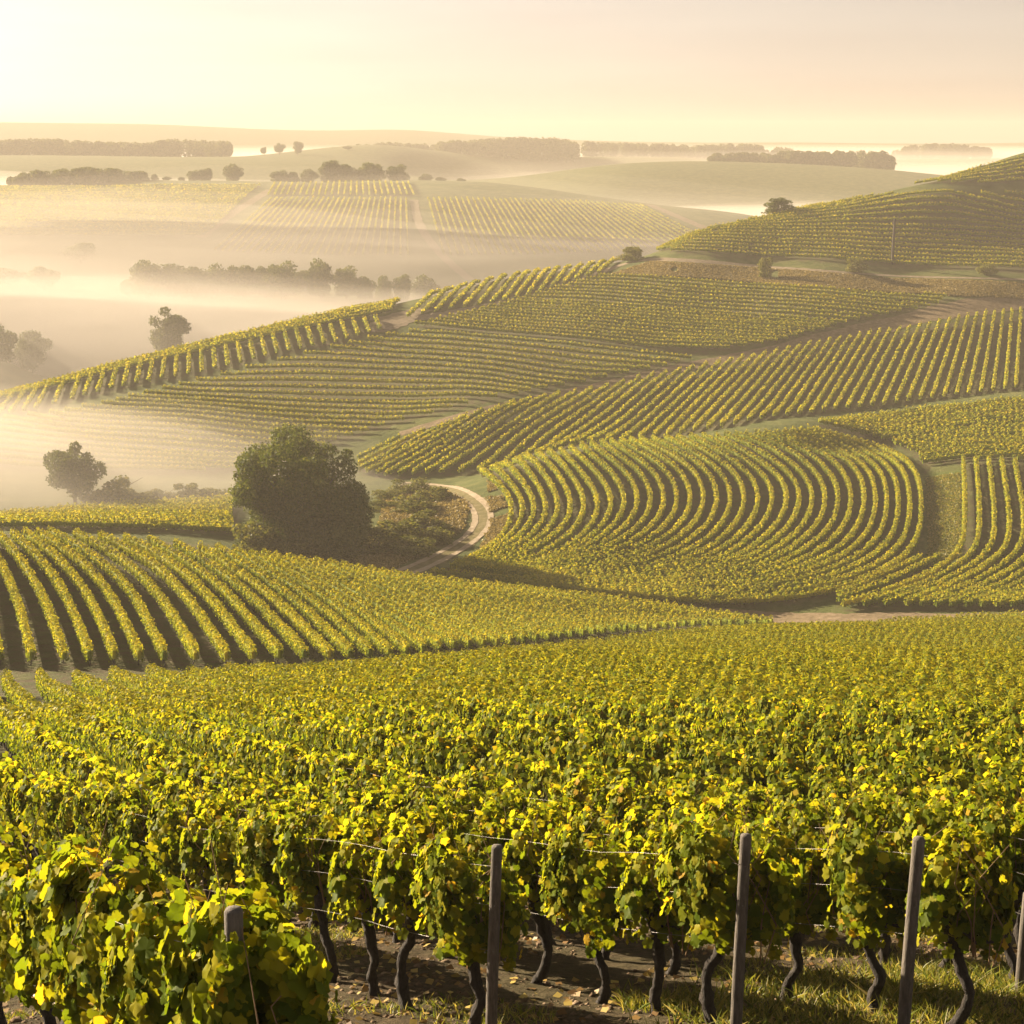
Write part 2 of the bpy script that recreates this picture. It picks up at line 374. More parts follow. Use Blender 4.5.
# foreground field: level sets of a bending phase
def phi(X, Y):
    a = .85 * X + .53 * Y; b = .945 * X + .327 * Y + 6.55; k = .8
    return -k * np.logaddexp(-a / k, -b / k)
def phi_row(v, Ys):
    lo = np.full_like(Ys, -400.); hi = np.full_like(Ys, 400.)
    for _ in range(50):
        mid = (lo + hi) / 2; c = phi(mid, Ys) < v; lo = np.where(c, mid, lo); hi = np.where(c, hi, mid)
    return (lo + hi) / 2
near_rows = []      # (points from the headland outwards, row index)
bound = [(-60, 694), (0, 694), (120, 692), (300, 690), (400, 680), (520, 664), (640, 652), (770, 640), (900, 630), (1040, 624)]
BW = np.array([hit(x, y, 60, 205) for x, y in bound])
BS, BY = BW[:, 0] / BW[:, 1], BW[:, 1]
vals = [3.1, 6.7, 8.5, 10.1, 12.2, 14.4] + [16.7 + 2.4 * k for k in range(62)]
starts = [7.75, 12.9, 12.85, 12.85, 14.9, 14.2]
for i, v in enumerate(vals):
    y0 = starts[i] if i < len(starts) else 13.0
    Ys = np.exp(np.linspace(math.log(y0), math.log(215), 900)); Xs = phi_row(v, Ys)
    s = Xs / Ys; lim = np.interp(s, BS, BY); keep = (Ys <= lim) & (s > -.40) & (s < .40)
    if i == 0: keep &= (s < -.05)
    idx = np.flatnonzero(keep)
    if len(idx) < 3: continue
    seg = np.split(idx, np.flatnonzero(np.diff(idx) > 1) + 1)[0]
    near_rows.append((np.stack([Xs[seg], Ys[seg]], -1), i, y0 if s[0] < .40 else None))

add_field('second', [[(-70,540),(-50,600),(-45,665)],[(-30,545),(-12,600),(0,668)],[(0,545),(30,582),(50,622),(65,668)],[(50,541),(100,570),(135,605),(165,668)],[(100,545),(150,570),(190,610),(227,668)],[(150,549),(215,590),(280,666)],[(200,556),(265,600),(330,666)],[(250,562),(325,606),(390,664)],[(300,569),(385,612),(455,655)],[(370,579),(450,614),(525,649)],[(450,590),(530,616),(605,639)],[(550,600),(640,619),(695,631)],[(650,611),(710,622),(768,629)],[(720,620),(745,625),(772,628)]], 2.0, 112, 216)
add_field('lowleft', [[(-80,518),(245,498)],[(-80,527),(245,513)],[(-80,541),(100,543),(245,548)]], 2.2, 222, 300, [(-80,520),(0,519),(80,512),(160,506),(238,501),(238,536),(200,534),(100,531),(0,531),(-80,531)])
add_field('fan', [[(480,474),(508,498),(513,520),(503,545),(470,566)],[(560,455),(590,488),(600,512),(588,540),(550,566),(500,574),(450,572)],[(640,444),(690,470),(706,500),(696,532),(655,562),(590,580),(500,579)],[(715,440),(775,476),(789,502),(778,532),(745,562),(700,580),(640,589),(550,585)],[(775,437),(832,456),(857,475),(865,500),(861,528),(843,553),(812,572),(762,588),(690,597),(620,593),(530,586)],[(815,434),(885,452),(912,470),(921,495),(921,532),(911,558),(882,580),(837,596),(780,606),(700,608),(600,598),(500,586),(430,578)]], 2.05, 216, 340)
add_field('righthook', [[(921,564),(874,586),(838,601)],[(940,562),(890,588),(838,606)]], 2.0, 210, 300)
add_field('righthook', [[(963,464),(965,507),(963,558),(925,584),(880,601),(842,611)],[(1001,464),(1011,532),(1003,562),(958,590),(905,610)],[(1040,464),(1055,532),(1045,565),(1000,594),(950,611)],[(1090,464),(1110,532),(1100,568),(1050,599),(1010,611)]], 2.1, 208, 306)
add_field('righttop', [[(790,420),(900,408),(1090,392)],[(830,445),(930,438),(1090,425)],[(880,478),(1000,467),(1090,460)]], 2.0, 290, 352, [(818,426),(860,420),(950,409),(1090,398),(1090,462),(935,464),(926,474),(915,458),(890,445),(850,435)])
add_field('band', [[(400,441),(358,462)],[(450,426),(358,474)],[(500,411),(385,479)],[(560,397),(440,476)],[(640,381),(535,461)],[(720,365),(640,441)],[(800,349),(735,427)],[(880,334),(835,412)],[(950,322),(920,402)],[(1012,313),(1005,392)],[(1090,303),(1100,386)]], 2.3, 318, 445)
add_field('largeleft', [[(-80,300),(100,318),(420,332),(700,362)],[(-80,380),(0,385),(200,400),(400,408),(600,405)],[(-80,430),(0,440),(150,455),(300,462),(450,455)],[(-80,470),(0,480),(200,490),(400,485)]], 3.5, 322, 440, [(-80,432),(0,421),(60,414),(100,406),(200,382),(300,357),(380,338),(410,334),(500,339),(600,349),(698,361),(640,374),(560,389),(480,404),(400,424),(350,440),(250,472),(150,476),(0,472),(-80,472)])
add_field('stubby', [[(-60,414),(-85,440)],[(0,402),(-14,420)],[(50,387),(36,412)],[(80,380),(72,402)],[(165,360),(162,381)],[(250,344),(254,362)],[(330,328),(336,345)],[(375,320),(380,332)]], 3.1, 380, 470)
add_field('crest', [[(-60,411),(0,398),(200,345),(400,302)],[(-60,416),(0,402),(200,352),(392,312)]], 2.2, 395, 492)
add_field('uppercrest', [[(440,289),(408,319)],[(480,280),(450,311)],[(520,273),(492,305)],[(560,267),(540,294)],[(618,259),(598,275)]], 3.0, 440, 530)
add_field('middlehill', [[(390,262),(600,274),(780,285),(970,301)],[(390,295),(600,306),(800,322),(970,335)],[(400,328),(560,342),(700,358),(900,375)]], 2.9, 405, 486, [(414,326),(500,306),(600,277),(700,280),(800,289),(950,299),(938,307),(850,325),(780,344),(700,355),(600,343),(500,334)])
add_field('upperright', [[(640,200),(850,178),(1090,183)],[(645,232),(850,227),(1090,234)],[(650,254),(760,260),(900,269),(1090,278)]], 3.4, 474, 562, [(655,249),(700,233),(800,210),(860,199),(913,193),(1090,194),(1090,276),(900,268),(760,259),(657,253)])
add_field('topright', [[(890,190),(1024,160),(1090,142)],[(890,192),(1024,186),(1090,186)]], 2.5, 540, 590, [(912,186),(1024,158),(1090,140),(1090,184),(912,184.5)])
add_field('farhill', [[(275,184),(268,196)],[(340,183),(338,196)],[(408,183),(414,196)]], 3.0, 830, 960)
add_field('farhill', [[(272,199),(215,252)],[(350,199),(325,256)],[(406,199),(408,256)]], 3.0, 700, 950)
add_field('farhill', [[(428,199),(444,256)],[(500,200),(535,256)],[(580,202),(640,250)],[(640,206),(705,240)]], 3.0, 700, 950)
add_field('farhill', [[(-60,188),(260,186)],[(-60,236),(205,236)]], 3.4, 740, 940)

# ------------------------------------------------------------------ ground sheet
n_t, n_s = ZZ.shape
V = np.stack([XX, YY, ZZ], -1).reshape(-1, 3)
ii = (np.arange(n_t - 1)[:, None] * n_s + np.arange(n_s - 1)[None]).reshape(-1)
me = mesh_np('ground', V, [np.stack([ii, ii + 1, ii + 1 + n_s, ii + n_s], -1)], M_ground, smooth=True)
soil = np.zeros(len(V), np.float32); P2 = V[:, :2]
for W in field_polys: soil[in_poly(P2, W)] = 1
sv = P2[:, 0] / P2[:, 1]; soil[(P2[:, 1] < np.interp(sv, BS, BY) + 6) & (P2[:, 1] < 215)] = 1
soil[(P2[:, 1] > 90) & (P2[:, 1] < 204) & (sv < .12)] = 1
lush = np.zeros(len(V), np.float32)
for pl, a, b in [([(921,475),(962,470),(962,560),(925,566)],200,320),([(480,545),(520,560),(560,575),(440,575)],200,300)]:
    lush[in_poly(P2, poly_world(pl, a, b))] = 1; soil[lush > 0] = 0
weedy = np.interp(P2[:, 1], [20, 60], [.22, .8]).astype(np.float32)      # the front rows stand in freshly hoed soil
for nme, arr in (('soil', soil), ('lush', lush), ('weedy', weedy)):
    at = me.attributes.new(nme, 'FLOAT', 'POINT'); at.data.foreach_set('value', arr)
tag(obj('ground', me), kind='structure')

def ribbon(name, pts, width, ymin, ymax, mat, lift=.05, n=120, off=0):
    P = resample(np.array([hit(x, y, ymin, ymax) for x, y in smooth_poly(pts, 3)]), n)
    for _ in range(4): P[1:-1] = (P[:-2] + 2 * P[1:-1] + P[2:]) / 4
    T = unit(np.gradient(P, axis=0)); Nn = np.stack([-T[:, 1], T[:, 0]], -1)
    wv = np.interp(np.linspace(0, 1, n), np.linspace(0, 1, len(np.atleast_1d(width))), np.atleast_1d(width)) if np.ndim(width) else np.full(n, width)
    wv = wv * (1 + .22 * vnoise(P[:, 0], P[:, 1], .5, 9) + .2 * vnoise(P[:, 0], P[:, 1], 2.1, 19))
    K = 5; u = np.linspace(-.5, .5, K)
    X = P[:, None] + Nn[:, None] * (u[None, :, None] * wv[:, None, None] + off)
    Z = ground(X[..., 0], X[..., 1]) + lift
    V = np.concatenate([X, Z[..., None]], -1).reshape(-1, 3)
    i = (np.arange(n - 1)[:, None] * K + np.arange(K - 1)[None]).reshape(-1)
    return mesh_np(name, V, [np.stack([i, i + 1, i + K + 1, i + K], -1)], mat, True)
def path(pts, width, ymin, ymax, mat=M_dirt, lift=.05, off=0, name='path'):
    return tag(obj(name, ribbon(name, pts, width, ymin, ymax, mat, lift, off=off)), kind='structure')
main = [(385,580),(420,567),(455,550),(482,530),(484,510),(462,493),(435,486),(400,484)]
path(main, 3.8, 222, 330, M_verge, .05, name='road')
path(main, 1.0, 222, 330, M_track, .09, off=-1.25, name='wheel_track')
path(main, 1.0, 222, 330, M_track, .09, off=1.25, name='wheel_track')
path([(1040,300),(950,309),(860,332),(780,350),(700,364),(600,386),(480,410),(400,434)], [9, 9, 8, 6, 5, 4, 3, 3], 325, 455, M_dirt)
path([(1040,280),(880,276),(760,266),(650,258),(620,264),(560,290),(480,308),(410,320),(370,326)], [2, 2, 2, 2, 3, 4, 3, 5, 5], 440, 530, M_sand)
path([(372,330),(395,322),(408,314),(425,309)], [7, 9, 9, 5], 430, 490, M_sand, .08)
path([(1040,616),(900,618),(800,620),(760,616),(700,609)], [5, 6, 8, 5, 2], 206, 224, M_dirt)
path([(414,200),(418,225),(440,255),(470,280)], 4, 660, 960, M_sand, .15)
path([(270,190),(230,215),(200,238)], 5, 700, 960, M_dirt, .15)
path([(650,205),(690,222),(725,237)], 5, 700, 960, M_dirt, .15)

# ------------------------------------------------------------------ vine rows (each row one thing)
def jitter_noise(u, seed, period):
    r = np.random.default_rng(seed); k = np.floor(u / period).astype(int); k -= k.min(); a = r.uniform(-1, 1, k.max() + 3); f = (u / period) % 1
    f = f * f * (3 - 2 * f); return a[k] * (1 - f) + a[k + 1] * f
def weak(u, seed):
    i_ = np.floor((u + (seed * .37) % 1.15) / 1.2).astype(int); r_ = np.random.default_rng(seed + 77).random(4000); return (r_[np.abs(i_) % 4000] < .05).astype(float)
def hedge(P, h, seed, dens=1.0, dist=None, wid=.62, fine=1.0, agek=.8):
    rs = np.random.default_rng(seed)
    d = np.concatenate([[0], np.cumsum(np.linalg.norm(np.diff(P, axis=0), axis=1))]); L = d[-1]
    dist = dist or np.linalg.norm(P.mean(0))
    size = float(np.clip(dist * .00088 * fine, .10, .8))
    n = int(L * 2.7 * 1.5 * dens / size ** 2 * .62)
    u = np.sort(rs.uniform(0, L, n)); X = np.interp(u, d, P[:, 0]); Y = np.interp(u, d, P[:, 1])
    Tx = np.gradient(np.interp(u, d, P[:, 0])) if n < 2 else None
    du = .4; Xa, Ya = np.interp(u + du, d, P[:, 0]), np.interp(u + du, d, P[:, 1]); Xb, Yb = np.interp(u - du, d, P[:, 0]), np.interp(u - du, d, P[:, 1])
    T = unit(np.stack([Xa - Xb, Ya - Yb], -1)); Nn = np.stack([-T[:, 1], T[:, 0]], -1)
    vp = np.abs(np.cos(math.pi * (u + (seed * .37) % 1.15 + .2 * jitter_noise(u, seed + 5, 3)) / 1.2))
    bump = .74 + .32 * vp + .04 * jitter_noise(u, seed, 1.15) + .03 * jitter_noise(u, seed + 1, .5)
    wk = weak(u, seed); bump *= 1 - .22 * wk + .06 * jitter_noise(u, seed + 3, 9); 
    wb = (1 - .45 * wk) * (.42 + .72 * vp) * (1 + .22 * jitter_noise(u, seed + 2, 1.15))
    a = rs.uniform(-1, 1, n)          # around the section: |a|<.3 top
    top = np.abs(a) < .32
    side = np.sign(a); z0 = .55
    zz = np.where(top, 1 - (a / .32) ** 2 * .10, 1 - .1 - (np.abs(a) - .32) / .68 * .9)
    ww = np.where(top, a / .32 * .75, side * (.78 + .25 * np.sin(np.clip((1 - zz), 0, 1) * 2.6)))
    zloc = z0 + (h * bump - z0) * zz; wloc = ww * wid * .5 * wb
    wloc += rs.normal(0, .05, n); zloc += rs.normal(0, .05, n)
    # shoots sticking up
    sh = rs.random(n) < .03; zloc[sh] += rs.uniform(.05, .22, sh.sum())
    Px = X + Nn[:, 0] * wloc; Py = Y + Nn[:, 1] * wloc; gz = ground(X, Y)
    Pp = np.stack([Px, Py, gz + zloc], -1)
    N = np.stack([Nn[:, 0] * ww, Nn[:, 1] * ww, np.where(top, 1.3, .25)], -1) + rs.normal(0, .28, (n, 3))
    tw = np.sin(2 * math.pi * (u + (seed * .37) % 1.15 + .2 * jitter_noise(u, seed + 5, 3)) / 1.2) * .8
    N[:, 0] += T[:, 0] * tw; N[:, 1] += T[:, 1] * tw
    V, Q = quads(Pp, N, size * 1.15, rs)
    mb = MB(); mb.add(V, Q, age=np.repeat((zz - .72) * 1.1 * agek, 4))     # row tops lightened, sides darkened as painted light; tips yellower too
    if dist > 44:                      # core of inner leaves, its colour darkened as painted interior shade
        m_ = max(3, int(L / 1.2)); uu = np.linspace(0, L, m_); x, y = np.interp(uu, d, P[:, 0]), np.interp(uu, d, P[:, 1])
        T = unit(np.stack([np.gradient(x), np.gradient(y)], -1)); Nn = np.stack([-T[:, 1], T[:, 0]], -1); gz = ground(x, y)
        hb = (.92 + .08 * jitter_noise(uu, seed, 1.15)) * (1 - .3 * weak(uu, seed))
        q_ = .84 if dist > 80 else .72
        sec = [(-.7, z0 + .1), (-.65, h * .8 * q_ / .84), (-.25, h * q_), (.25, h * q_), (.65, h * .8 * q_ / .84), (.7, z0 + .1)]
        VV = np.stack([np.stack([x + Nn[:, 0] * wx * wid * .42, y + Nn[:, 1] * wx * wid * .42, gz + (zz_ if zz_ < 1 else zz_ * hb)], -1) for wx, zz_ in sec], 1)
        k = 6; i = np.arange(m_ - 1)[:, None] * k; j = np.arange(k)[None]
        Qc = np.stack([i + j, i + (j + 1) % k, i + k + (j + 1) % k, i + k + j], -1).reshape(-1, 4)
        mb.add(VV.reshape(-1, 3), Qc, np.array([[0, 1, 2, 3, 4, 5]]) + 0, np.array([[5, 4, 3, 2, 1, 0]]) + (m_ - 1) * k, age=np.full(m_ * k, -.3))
    return mb
def stems(P, seed, r=.035, top=.75, step=1.15):
    rs = np.random.default_rng(seed); d = np.concatenate([[0], np.cumsum(np.linalg.norm(np.diff(P, axis=0), axis=1))])
    u = np.arange(.3, d[-1], step); mb = MB()
    for q in u:
        x, y = np.interp(q, d, P[:, 0]), np.interp(q, d, P[:, 1]); z = float(ground(x, y))
        k = rs.normal(0, .05, (4, 2)); pts = [(x + k[i, 0], y + k[i, 1], z - .05 + (top + .05) * i / 3) for i in range(4)]
        mb.add(*tube(pts, [r * 1.3, r, r * .9, r * .8], 4, False))
    return mb
LAB = {
 'fore': ('golden green vine row running down the near slope behind the front vines', 'vine rows of the near slope'),
 'second': ('vine row fanning out over the rounded field above the near slope', 'vine rows of the rounded field left of centre'),
 'lowleft': ('low vine row in the small flat field left of the big dark tree', 'vine rows beside the big dark tree'),
 'fan': ('vine row bending in an arc across the bowl-shaped field right of the white track', 'curved vine rows of the bowl-shaped field'),
 'righthook': ('hooked vine row at the right edge beside the green grass strip', 'hooked vine rows right of the grass strip'),
 'righttop': ('dense vine row in the small plot above the grass strip at right', 'vine rows above the grass strip'),
 'band': ('slanting vine row in the long band-shaped field across the middle slope', 'vine rows of the long band-shaped field'),
 'largeleft': ('level vine row on the broad misty slope at left', 'vine rows of the broad misty slope'),
 'stubby': ('short vine row pointing downhill just under the left crest', 'short vine rows under the left crest'),
 'crest': ('vine row following the misty left crest of the hill', 'vine rows along the left crest'),
 'uppercrest': ('short slanting vine row on the crest strip left of the round bush', 'short vine rows on the crest strip'),
 'middlehill': ('level vine row in the pointed field under the brown bank', 'vine rows of the pointed field under the bank'),
 'upperright': ('level vine row on the upper right hill around the tall pole', 'vine rows of the upper right hill'),
 'topright': ('vine row of the topmost plot at the right edge of the hill', 'vine rows of the topmost plot'),
}
# foreground rows: nearest vines become individuals, the rest of each row stays a row
NEAR_D = 42.0
vines = []
for P, i, y0 in near_rows:
    d = np.concatenate([[0], np.cumsum(np.linalg.norm(np.diff(P, axis=0), axis=1))]); ry = P[:, 1]
    step = 1.0; u = np.arange(.35, d[-1], step); lastu = 0
    for q in u:
        x, y = np.interp(q, d, P[:, 0]), np.interp(q, d, P[:, 1])
        if y > NEAR_D: break
        s = x / y; x2, y2 = np.interp(q + .3, d, P[:, 0]), np.interp(q + .3, d, P[:, 1]); ang = math.atan2(y2 - y, x2 - x)
        lastu = q + step * .5
        if abs(s) < .36: vines.append((x, y, ang, i))
    if lastu == 0: lastu = 0
    if d[-1] - lastu > 4:
        uu = np.arange(lastu, d[-1], .8); rows.append(dict(P=np.stack([np.interp(uu, d, P[:, 0]), np.interp(uu, d, P[:, 1])], -1), field='fore', h=1.72))
print('VINES', len(vines), 'ROWS', len(rows))
def row_size(r):
    P = r['P']; z = ground(P[:, 0], P[:, 1]); px, py = pix(P[:, 0], P[:, 1], z + 1)
    ok = (px > -110) & (px < 1060) & (py < 1024)
    if not ok.any(): return 0
    L = np.linalg.norm(np.diff(P, axis=0), axis=1).sum() / len(P); return float((1 / P[ok, 1] ** 1.7).sum() * L)
for r in rows: r['size'] = row_size(r) if r['field'] != 'farhill' else 0
order = sorted(rows, key=lambda r: -r['size'])
far = MB(); cnt = 0; nq = 0
for k, r in enumerate(order):
    if r['field'] in ('largeleft', 'middlehill', 'upperright', 'topright'): r['h'] = 1.5
    if r['field'] == 'farhill': r['h'] = 1.25
    P = r['P']; dist = float(np.linalg.norm(P.mean(0)))
    if r['field'] != 'farhill' and r['size'] == 0: continue
    far_row = r['field'] == 'farhill' or cnt >= 298
    base = P[0]
    if r['field'] == 'fore':
        # finer leaves on the nearer half
        d = np.concatenate([[0], np.cumsum(np.linalg.norm(np.diff(P, axis=0), axis=1))]); parts = []; mb = MB()
        cuts = [0] + [i for i in range(1, len(P)) if (P[i, 1] > 80 and P[i - 1, 1] <= 80) or (P[i, 1] > 130 and P[i - 1, 1] <= 130)] + [len(P) - 1]
        for a, b in zip(cuts[:-1], cuts[1:]):
            if b - a < 1: continue
            q = hedge(P[a:b + 1], r['h'], 100 + k * 7 + a, 1.0, dist=float(P[a:b + 1, 1].mean()), wid=.50)
            off = mb.n
            for f, l in q.F.items():
                for z in l: mb.F.setdefault(f, []).append(z + off)
            mb.V += q.V; mb.n += q.n; mb.A += q.A
    else:
        wid = .85 if r['field'] in ('stubby', 'uppercrest') else (.52 if r['field'] == 'second' else .6)
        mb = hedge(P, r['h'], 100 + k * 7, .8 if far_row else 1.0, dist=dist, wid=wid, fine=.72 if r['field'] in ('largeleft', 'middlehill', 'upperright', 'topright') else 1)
    nq += mb.n // 4
    if far_row:
        for f, l in mb.F.items():
            for z in l: far.F.setdefault(f, []).append(z + far.n)
        far.V += mb.V; far.n += mb.n; far.A += mb.A; continue
    cnt += 1
    lab, grp = LAB[r['field']]
    O = np.array([base[0], base[1], float(ground(*base))]); mb.V = [v - O for v in mb.V]
    if dist < 235 and r['field'] in ('fore', 'second', 'fan', 'righthook'):
        e = empty('vine_row', O); tag(e, lab, 'vine row', grp)
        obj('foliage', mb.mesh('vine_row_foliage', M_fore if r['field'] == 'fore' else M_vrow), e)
        st = stems(P, k, r=.04 if r['field'] == 'fore' else .05, step=1.15 if dist < 150 else 2.3)
        st.V = [v - O for v in st.V]
        tag(obj('trunks', st.mesh('vine_row_trunks', M_bark), e), kind='stuff')
    else:
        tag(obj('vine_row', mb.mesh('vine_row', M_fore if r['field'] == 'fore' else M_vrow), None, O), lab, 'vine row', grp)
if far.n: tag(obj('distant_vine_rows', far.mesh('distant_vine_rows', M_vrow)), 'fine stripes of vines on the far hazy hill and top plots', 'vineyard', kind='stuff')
print('QUADS', nq, 'row objects', cnt)
# ------------------------------------------------------------------ foreground grapevines
OUT = []
for k in range(5):                      # five-lobed leaf outline, unit size
    pass
LEAF = np.array([(0, -.36), (.18, -.50), (.42, -.42), (.50, -.20), (.47, -.08), (.57, .12), (.42, .30), (.27, .33), (.17, .50), (.02, .62), (-.14, .50), (-.26, .34), (-.44, .29), (-.56, .10), (-.46, -.08), (-.50, -.22), (-.40, -.43), (-.16, -.50)])
def lobed(P, N, size, rs):
    n = len(P); N = unit(N); down = np.tile([[0, 0, -1.]], (n, 1)) + rs.normal(0, .45, (n, 3))
    W = unit(down - (down * N).sum(-1, keepdims=True) * N); U = np.cross(N, W)
    s = (size * rs.uniform(.6, 1.3, n))[:, None]
    k = len(LEAF); cup = rs.uniform(-.25, .45, n)[:, None]
    ring = [P + s * (U * x + W * y) - N * s * cup * (x * x * 1.3 + y * y * .6) + N * s * rs.normal(0, .06, (n, 1)) for x, y in LEAF]
    V = np.stack([P + N * s * .0] + ring, 1).reshape(-1, 3)
    b = np.arange(n)[:, None] * (k + 1); j = np.arange(k)[None]
    T = np.stack([b + 0 * j, b + 1 + j, b + 1 + (j + 1) % k], -1).reshape(-1, 3)
    return V, T
def vine_foliage(seed, n, size, detailed, sparse=False, length=1.12, wid=.62):
    rs = np.random.default_rng(seed); mb = MB(); ages = []
    # shoots: leaves gather round upward and drooping shoots
    ns = 14
    sx = np.linspace(-length * .36, length * .36, ns) + rs.normal(0, .05, ns); lean = rs.normal(0, .13, ns); tops = rs.uniform(1.40, 1.72, ns) + .20 * np.cos(sx / length * 3.6) - .08; sy = rs.choice([-1, 1], ns) * rs.uniform(.02, .20, ns)
    k = rs.integers(0, ns, n); v = rs.uniform(0, 1, n) ** .85
    z = .96 + (tops[k] - .96) * v
    r = rs.normal(0, 1, (n, 2)); r = unit(r) * np.sqrt(rs.uniform(.1, 1, n))[:, None]
    blob = .115 * (1 + .5 * np.sin(z * 7 + k * 2.1))
    side = np.sign(sy[k]) * wid * .24 * np.sin(np.clip(v, .02, 1) * 2.7)
    x = sx[k] + lean[k] * v + r[:, 0] * (blob + .03); y = sy[k] * .4 + side + r[:, 1] * blob
    z = z + rs.normal(0, .05, n)
    dr = rs.random(n) < .07; z[dr] = rs.uniform(.78, .98, dr.sum())
    N = np.stack([r[:, 0] * .5 + x * 1.3, y * 3.0 + r[:, 1] * .5, .25 + 1.2 * np.clip(v - .7, 0, 1)], -1) + rs.normal(0, .30, (n, 3))
    P = np.stack([x, y, z], -1)
    sz = np.full(n, size) * np.where(v > .9, .7, 1)
    if detailed: V, T = lobed(P, N, sz, rs); per = len(LEAF) + 1
    else: V, T = quads(P, N, size * 1.1, rs); per = 4
    mb.add(V, T)
    age = (v - .75) * .22 + rs.normal(0, .03, n) + .30 * (z < 1.0) * rs.random(n) ** 3  # painted light: leaves paler towards the top; some low ones turn orange
    return mb, np.repeat(age, per)
def make_foliage(name, seed, n, size, detailed, agek=0, **k):
    mb, age = vine_foliage(seed, n, size, detailed, **k); age = age + agek; me = mb.mesh(name, M_leaf)
    a = me.attributes.new('age', 'FLOAT', 'POINT'); a.data.foreach_set('value', age.astype(np.float32)); return me
def make_trunk(seed, bend=None):
    rs = np.random.default_rng(seed); n = 9; zz = np.linspace(-.08, .93, n); off = np.cumsum(rs.normal(0, .035, (n, 2)), 0); off -= off[1]
    if bend is not None: off = off * .4; off[:, 0] += 1.35 * np.interp(np.linspace(0, 1, n), np.linspace(0, 1, len(bend)), bend)
    off -= off[-1] * 1.0
    P = np.column_stack([off, zz]); mb = MB(); r = np.interp(np.linspace(0, 1, n), [0, .12, .45, .8, 1], [.062, .042, .037, .043, .052]) * rs.uniform(1.0, 1.5, n)
    P = np.array([np.interp(np.linspace(0, 1, 25), np.linspace(0, 1, n), P[:, i]) for i in range(3)]).T; r = np.interp(np.linspace(0, 1, 25), np.linspace(0, 1, n), r)
    P[1:-1] = (P[:-2] + P[1:-1] + P[2:]) / 3
    mb.add(*tube(P, r, 10, True, .13, rs))
    for sg in (-1, 1):                 # the two arms of the head
        a = np.array([P[-2], P[-1] + [sg * .10, 0, .05], P[-1] + [sg * .28, rs.normal(0, .03), .03 + rs.normal(0, .02)], P[-1] + [sg * .45, rs.normal(0, .03), .08]])
        mb.add(*tube(a, [.036, .028, .02, .012], 6, True, .1, rs))
    return mb.mesh('vine_trunk', M_bark, True)
def make_canes(seed):
    rs = np.random.default_rng(seed); mb = MB()
    for i in range(8):
        x = rs.uniform(-.45, .45); p = np.array([[x, 0, .78], [x + rs.normal(0, .05), rs.normal(0, .06), 1.1], [x + rs.normal(0, .1), rs.normal(0, .12), 1.45], [x + rs.normal(0, .15), rs.normal(0, .18), rs.uniform(1.6, 2.0)]])
        mb.add(*tube(p, [.007, .006, .004, .002], 4, False))
    return mb.mesh('vine_canes', M_cane, True)
M_cane = bark('vine_cane', (.12, .07, .03), (.26, .16, .07), 40, .2)
FH = [make_foliage('vine_foliage', 10 + k, 1500, .092, True) for k in range(9)]
FM = [make_foliage('vine_foliage', 40 + k, 1250, .102, False) for k in range(7)]
BN = [(0, .02, .05, .02, .0), (0, .1, .16, .05, 0), (0, -.05, .08, .02, -.05), (0, -.12, -.18, -.06, 0), (.18, .1, .12, 0, -.05), (-.15, -.02, -.1, .03, .05)]
FA = [make_foliage('vine_foliage', 30 + k, 1500, .112, True, agek=-.03) for k in range(4)]
TR = [make_trunk(60 + k, BN[k % 6]) for k in range(10)]
CA = [make_canes(80 + k) for k in range(4)]
ROWLAB = {0: ('large-leaved grapevine filling the bottom left corner', 'vines of the bottom left row'),
 1: ('grapevine in the long leafy row that ends at the tall post left of centre', 'vines of the row ending left of centre'),
 2: ('grapevine in the row ending at the grey post right of centre', 'vines of the row ending right of centre'),
 3: ('grapevine in the row that ends at the grey post near the right edge', 'vines of the row ending near the right edge'),
 4: ('grapevine in the row whose post stands cut by the right edge', 'vines of the row at the right edge')}
ENDLAB = {0: 'large-leaved grapevine wrapped round the short post at bottom left', 1: 'grapevine hanging beside the tall post left of centre, trunk curved at its foot',
 2: 'grapevine hanging beside the grey post right of centre', 3: 'free-standing narrow grapevine with thick curved black trunk before the right post', 4: 'grapevine with twisted trunk beside the post at the right edge'}
seen = set()
for k, (x, y, ang, i) in enumerate(vines):
    z = float(ground(x, y)); rr = random.Random(k)
    e = empty('grapevine', (x, y, z), ang + (math.pi if rr.random() < .5 else 0), rr.uniform(.94, 1.06) * (.98 if i == 0 else 1))
    if i in ENDLAB and i not in seen: seen.add(i); tag(e, ENDLAB[i], 'grapevine', ROWLAB[i][1])
    elif i in ROWLAB: tag(e, ROWLAB[i][0], 'grapevine', ROWLAB[i][1])
    else: tag(e, 'yellow-green grapevine in the packed rows behind the posts', 'grapevine', 'vines packed behind the front rows')
    near = y < 24
    obj('foliage', FA[rr.randrange(4)] if i == 0 else (FH if near else FM)[rr.randrange(9 if near else 7)], e)
    t_ = obj('trunk', TR[rr.randrange(10)], e)
    if near: obj('canes', CA[rr.randrange(4)], e)
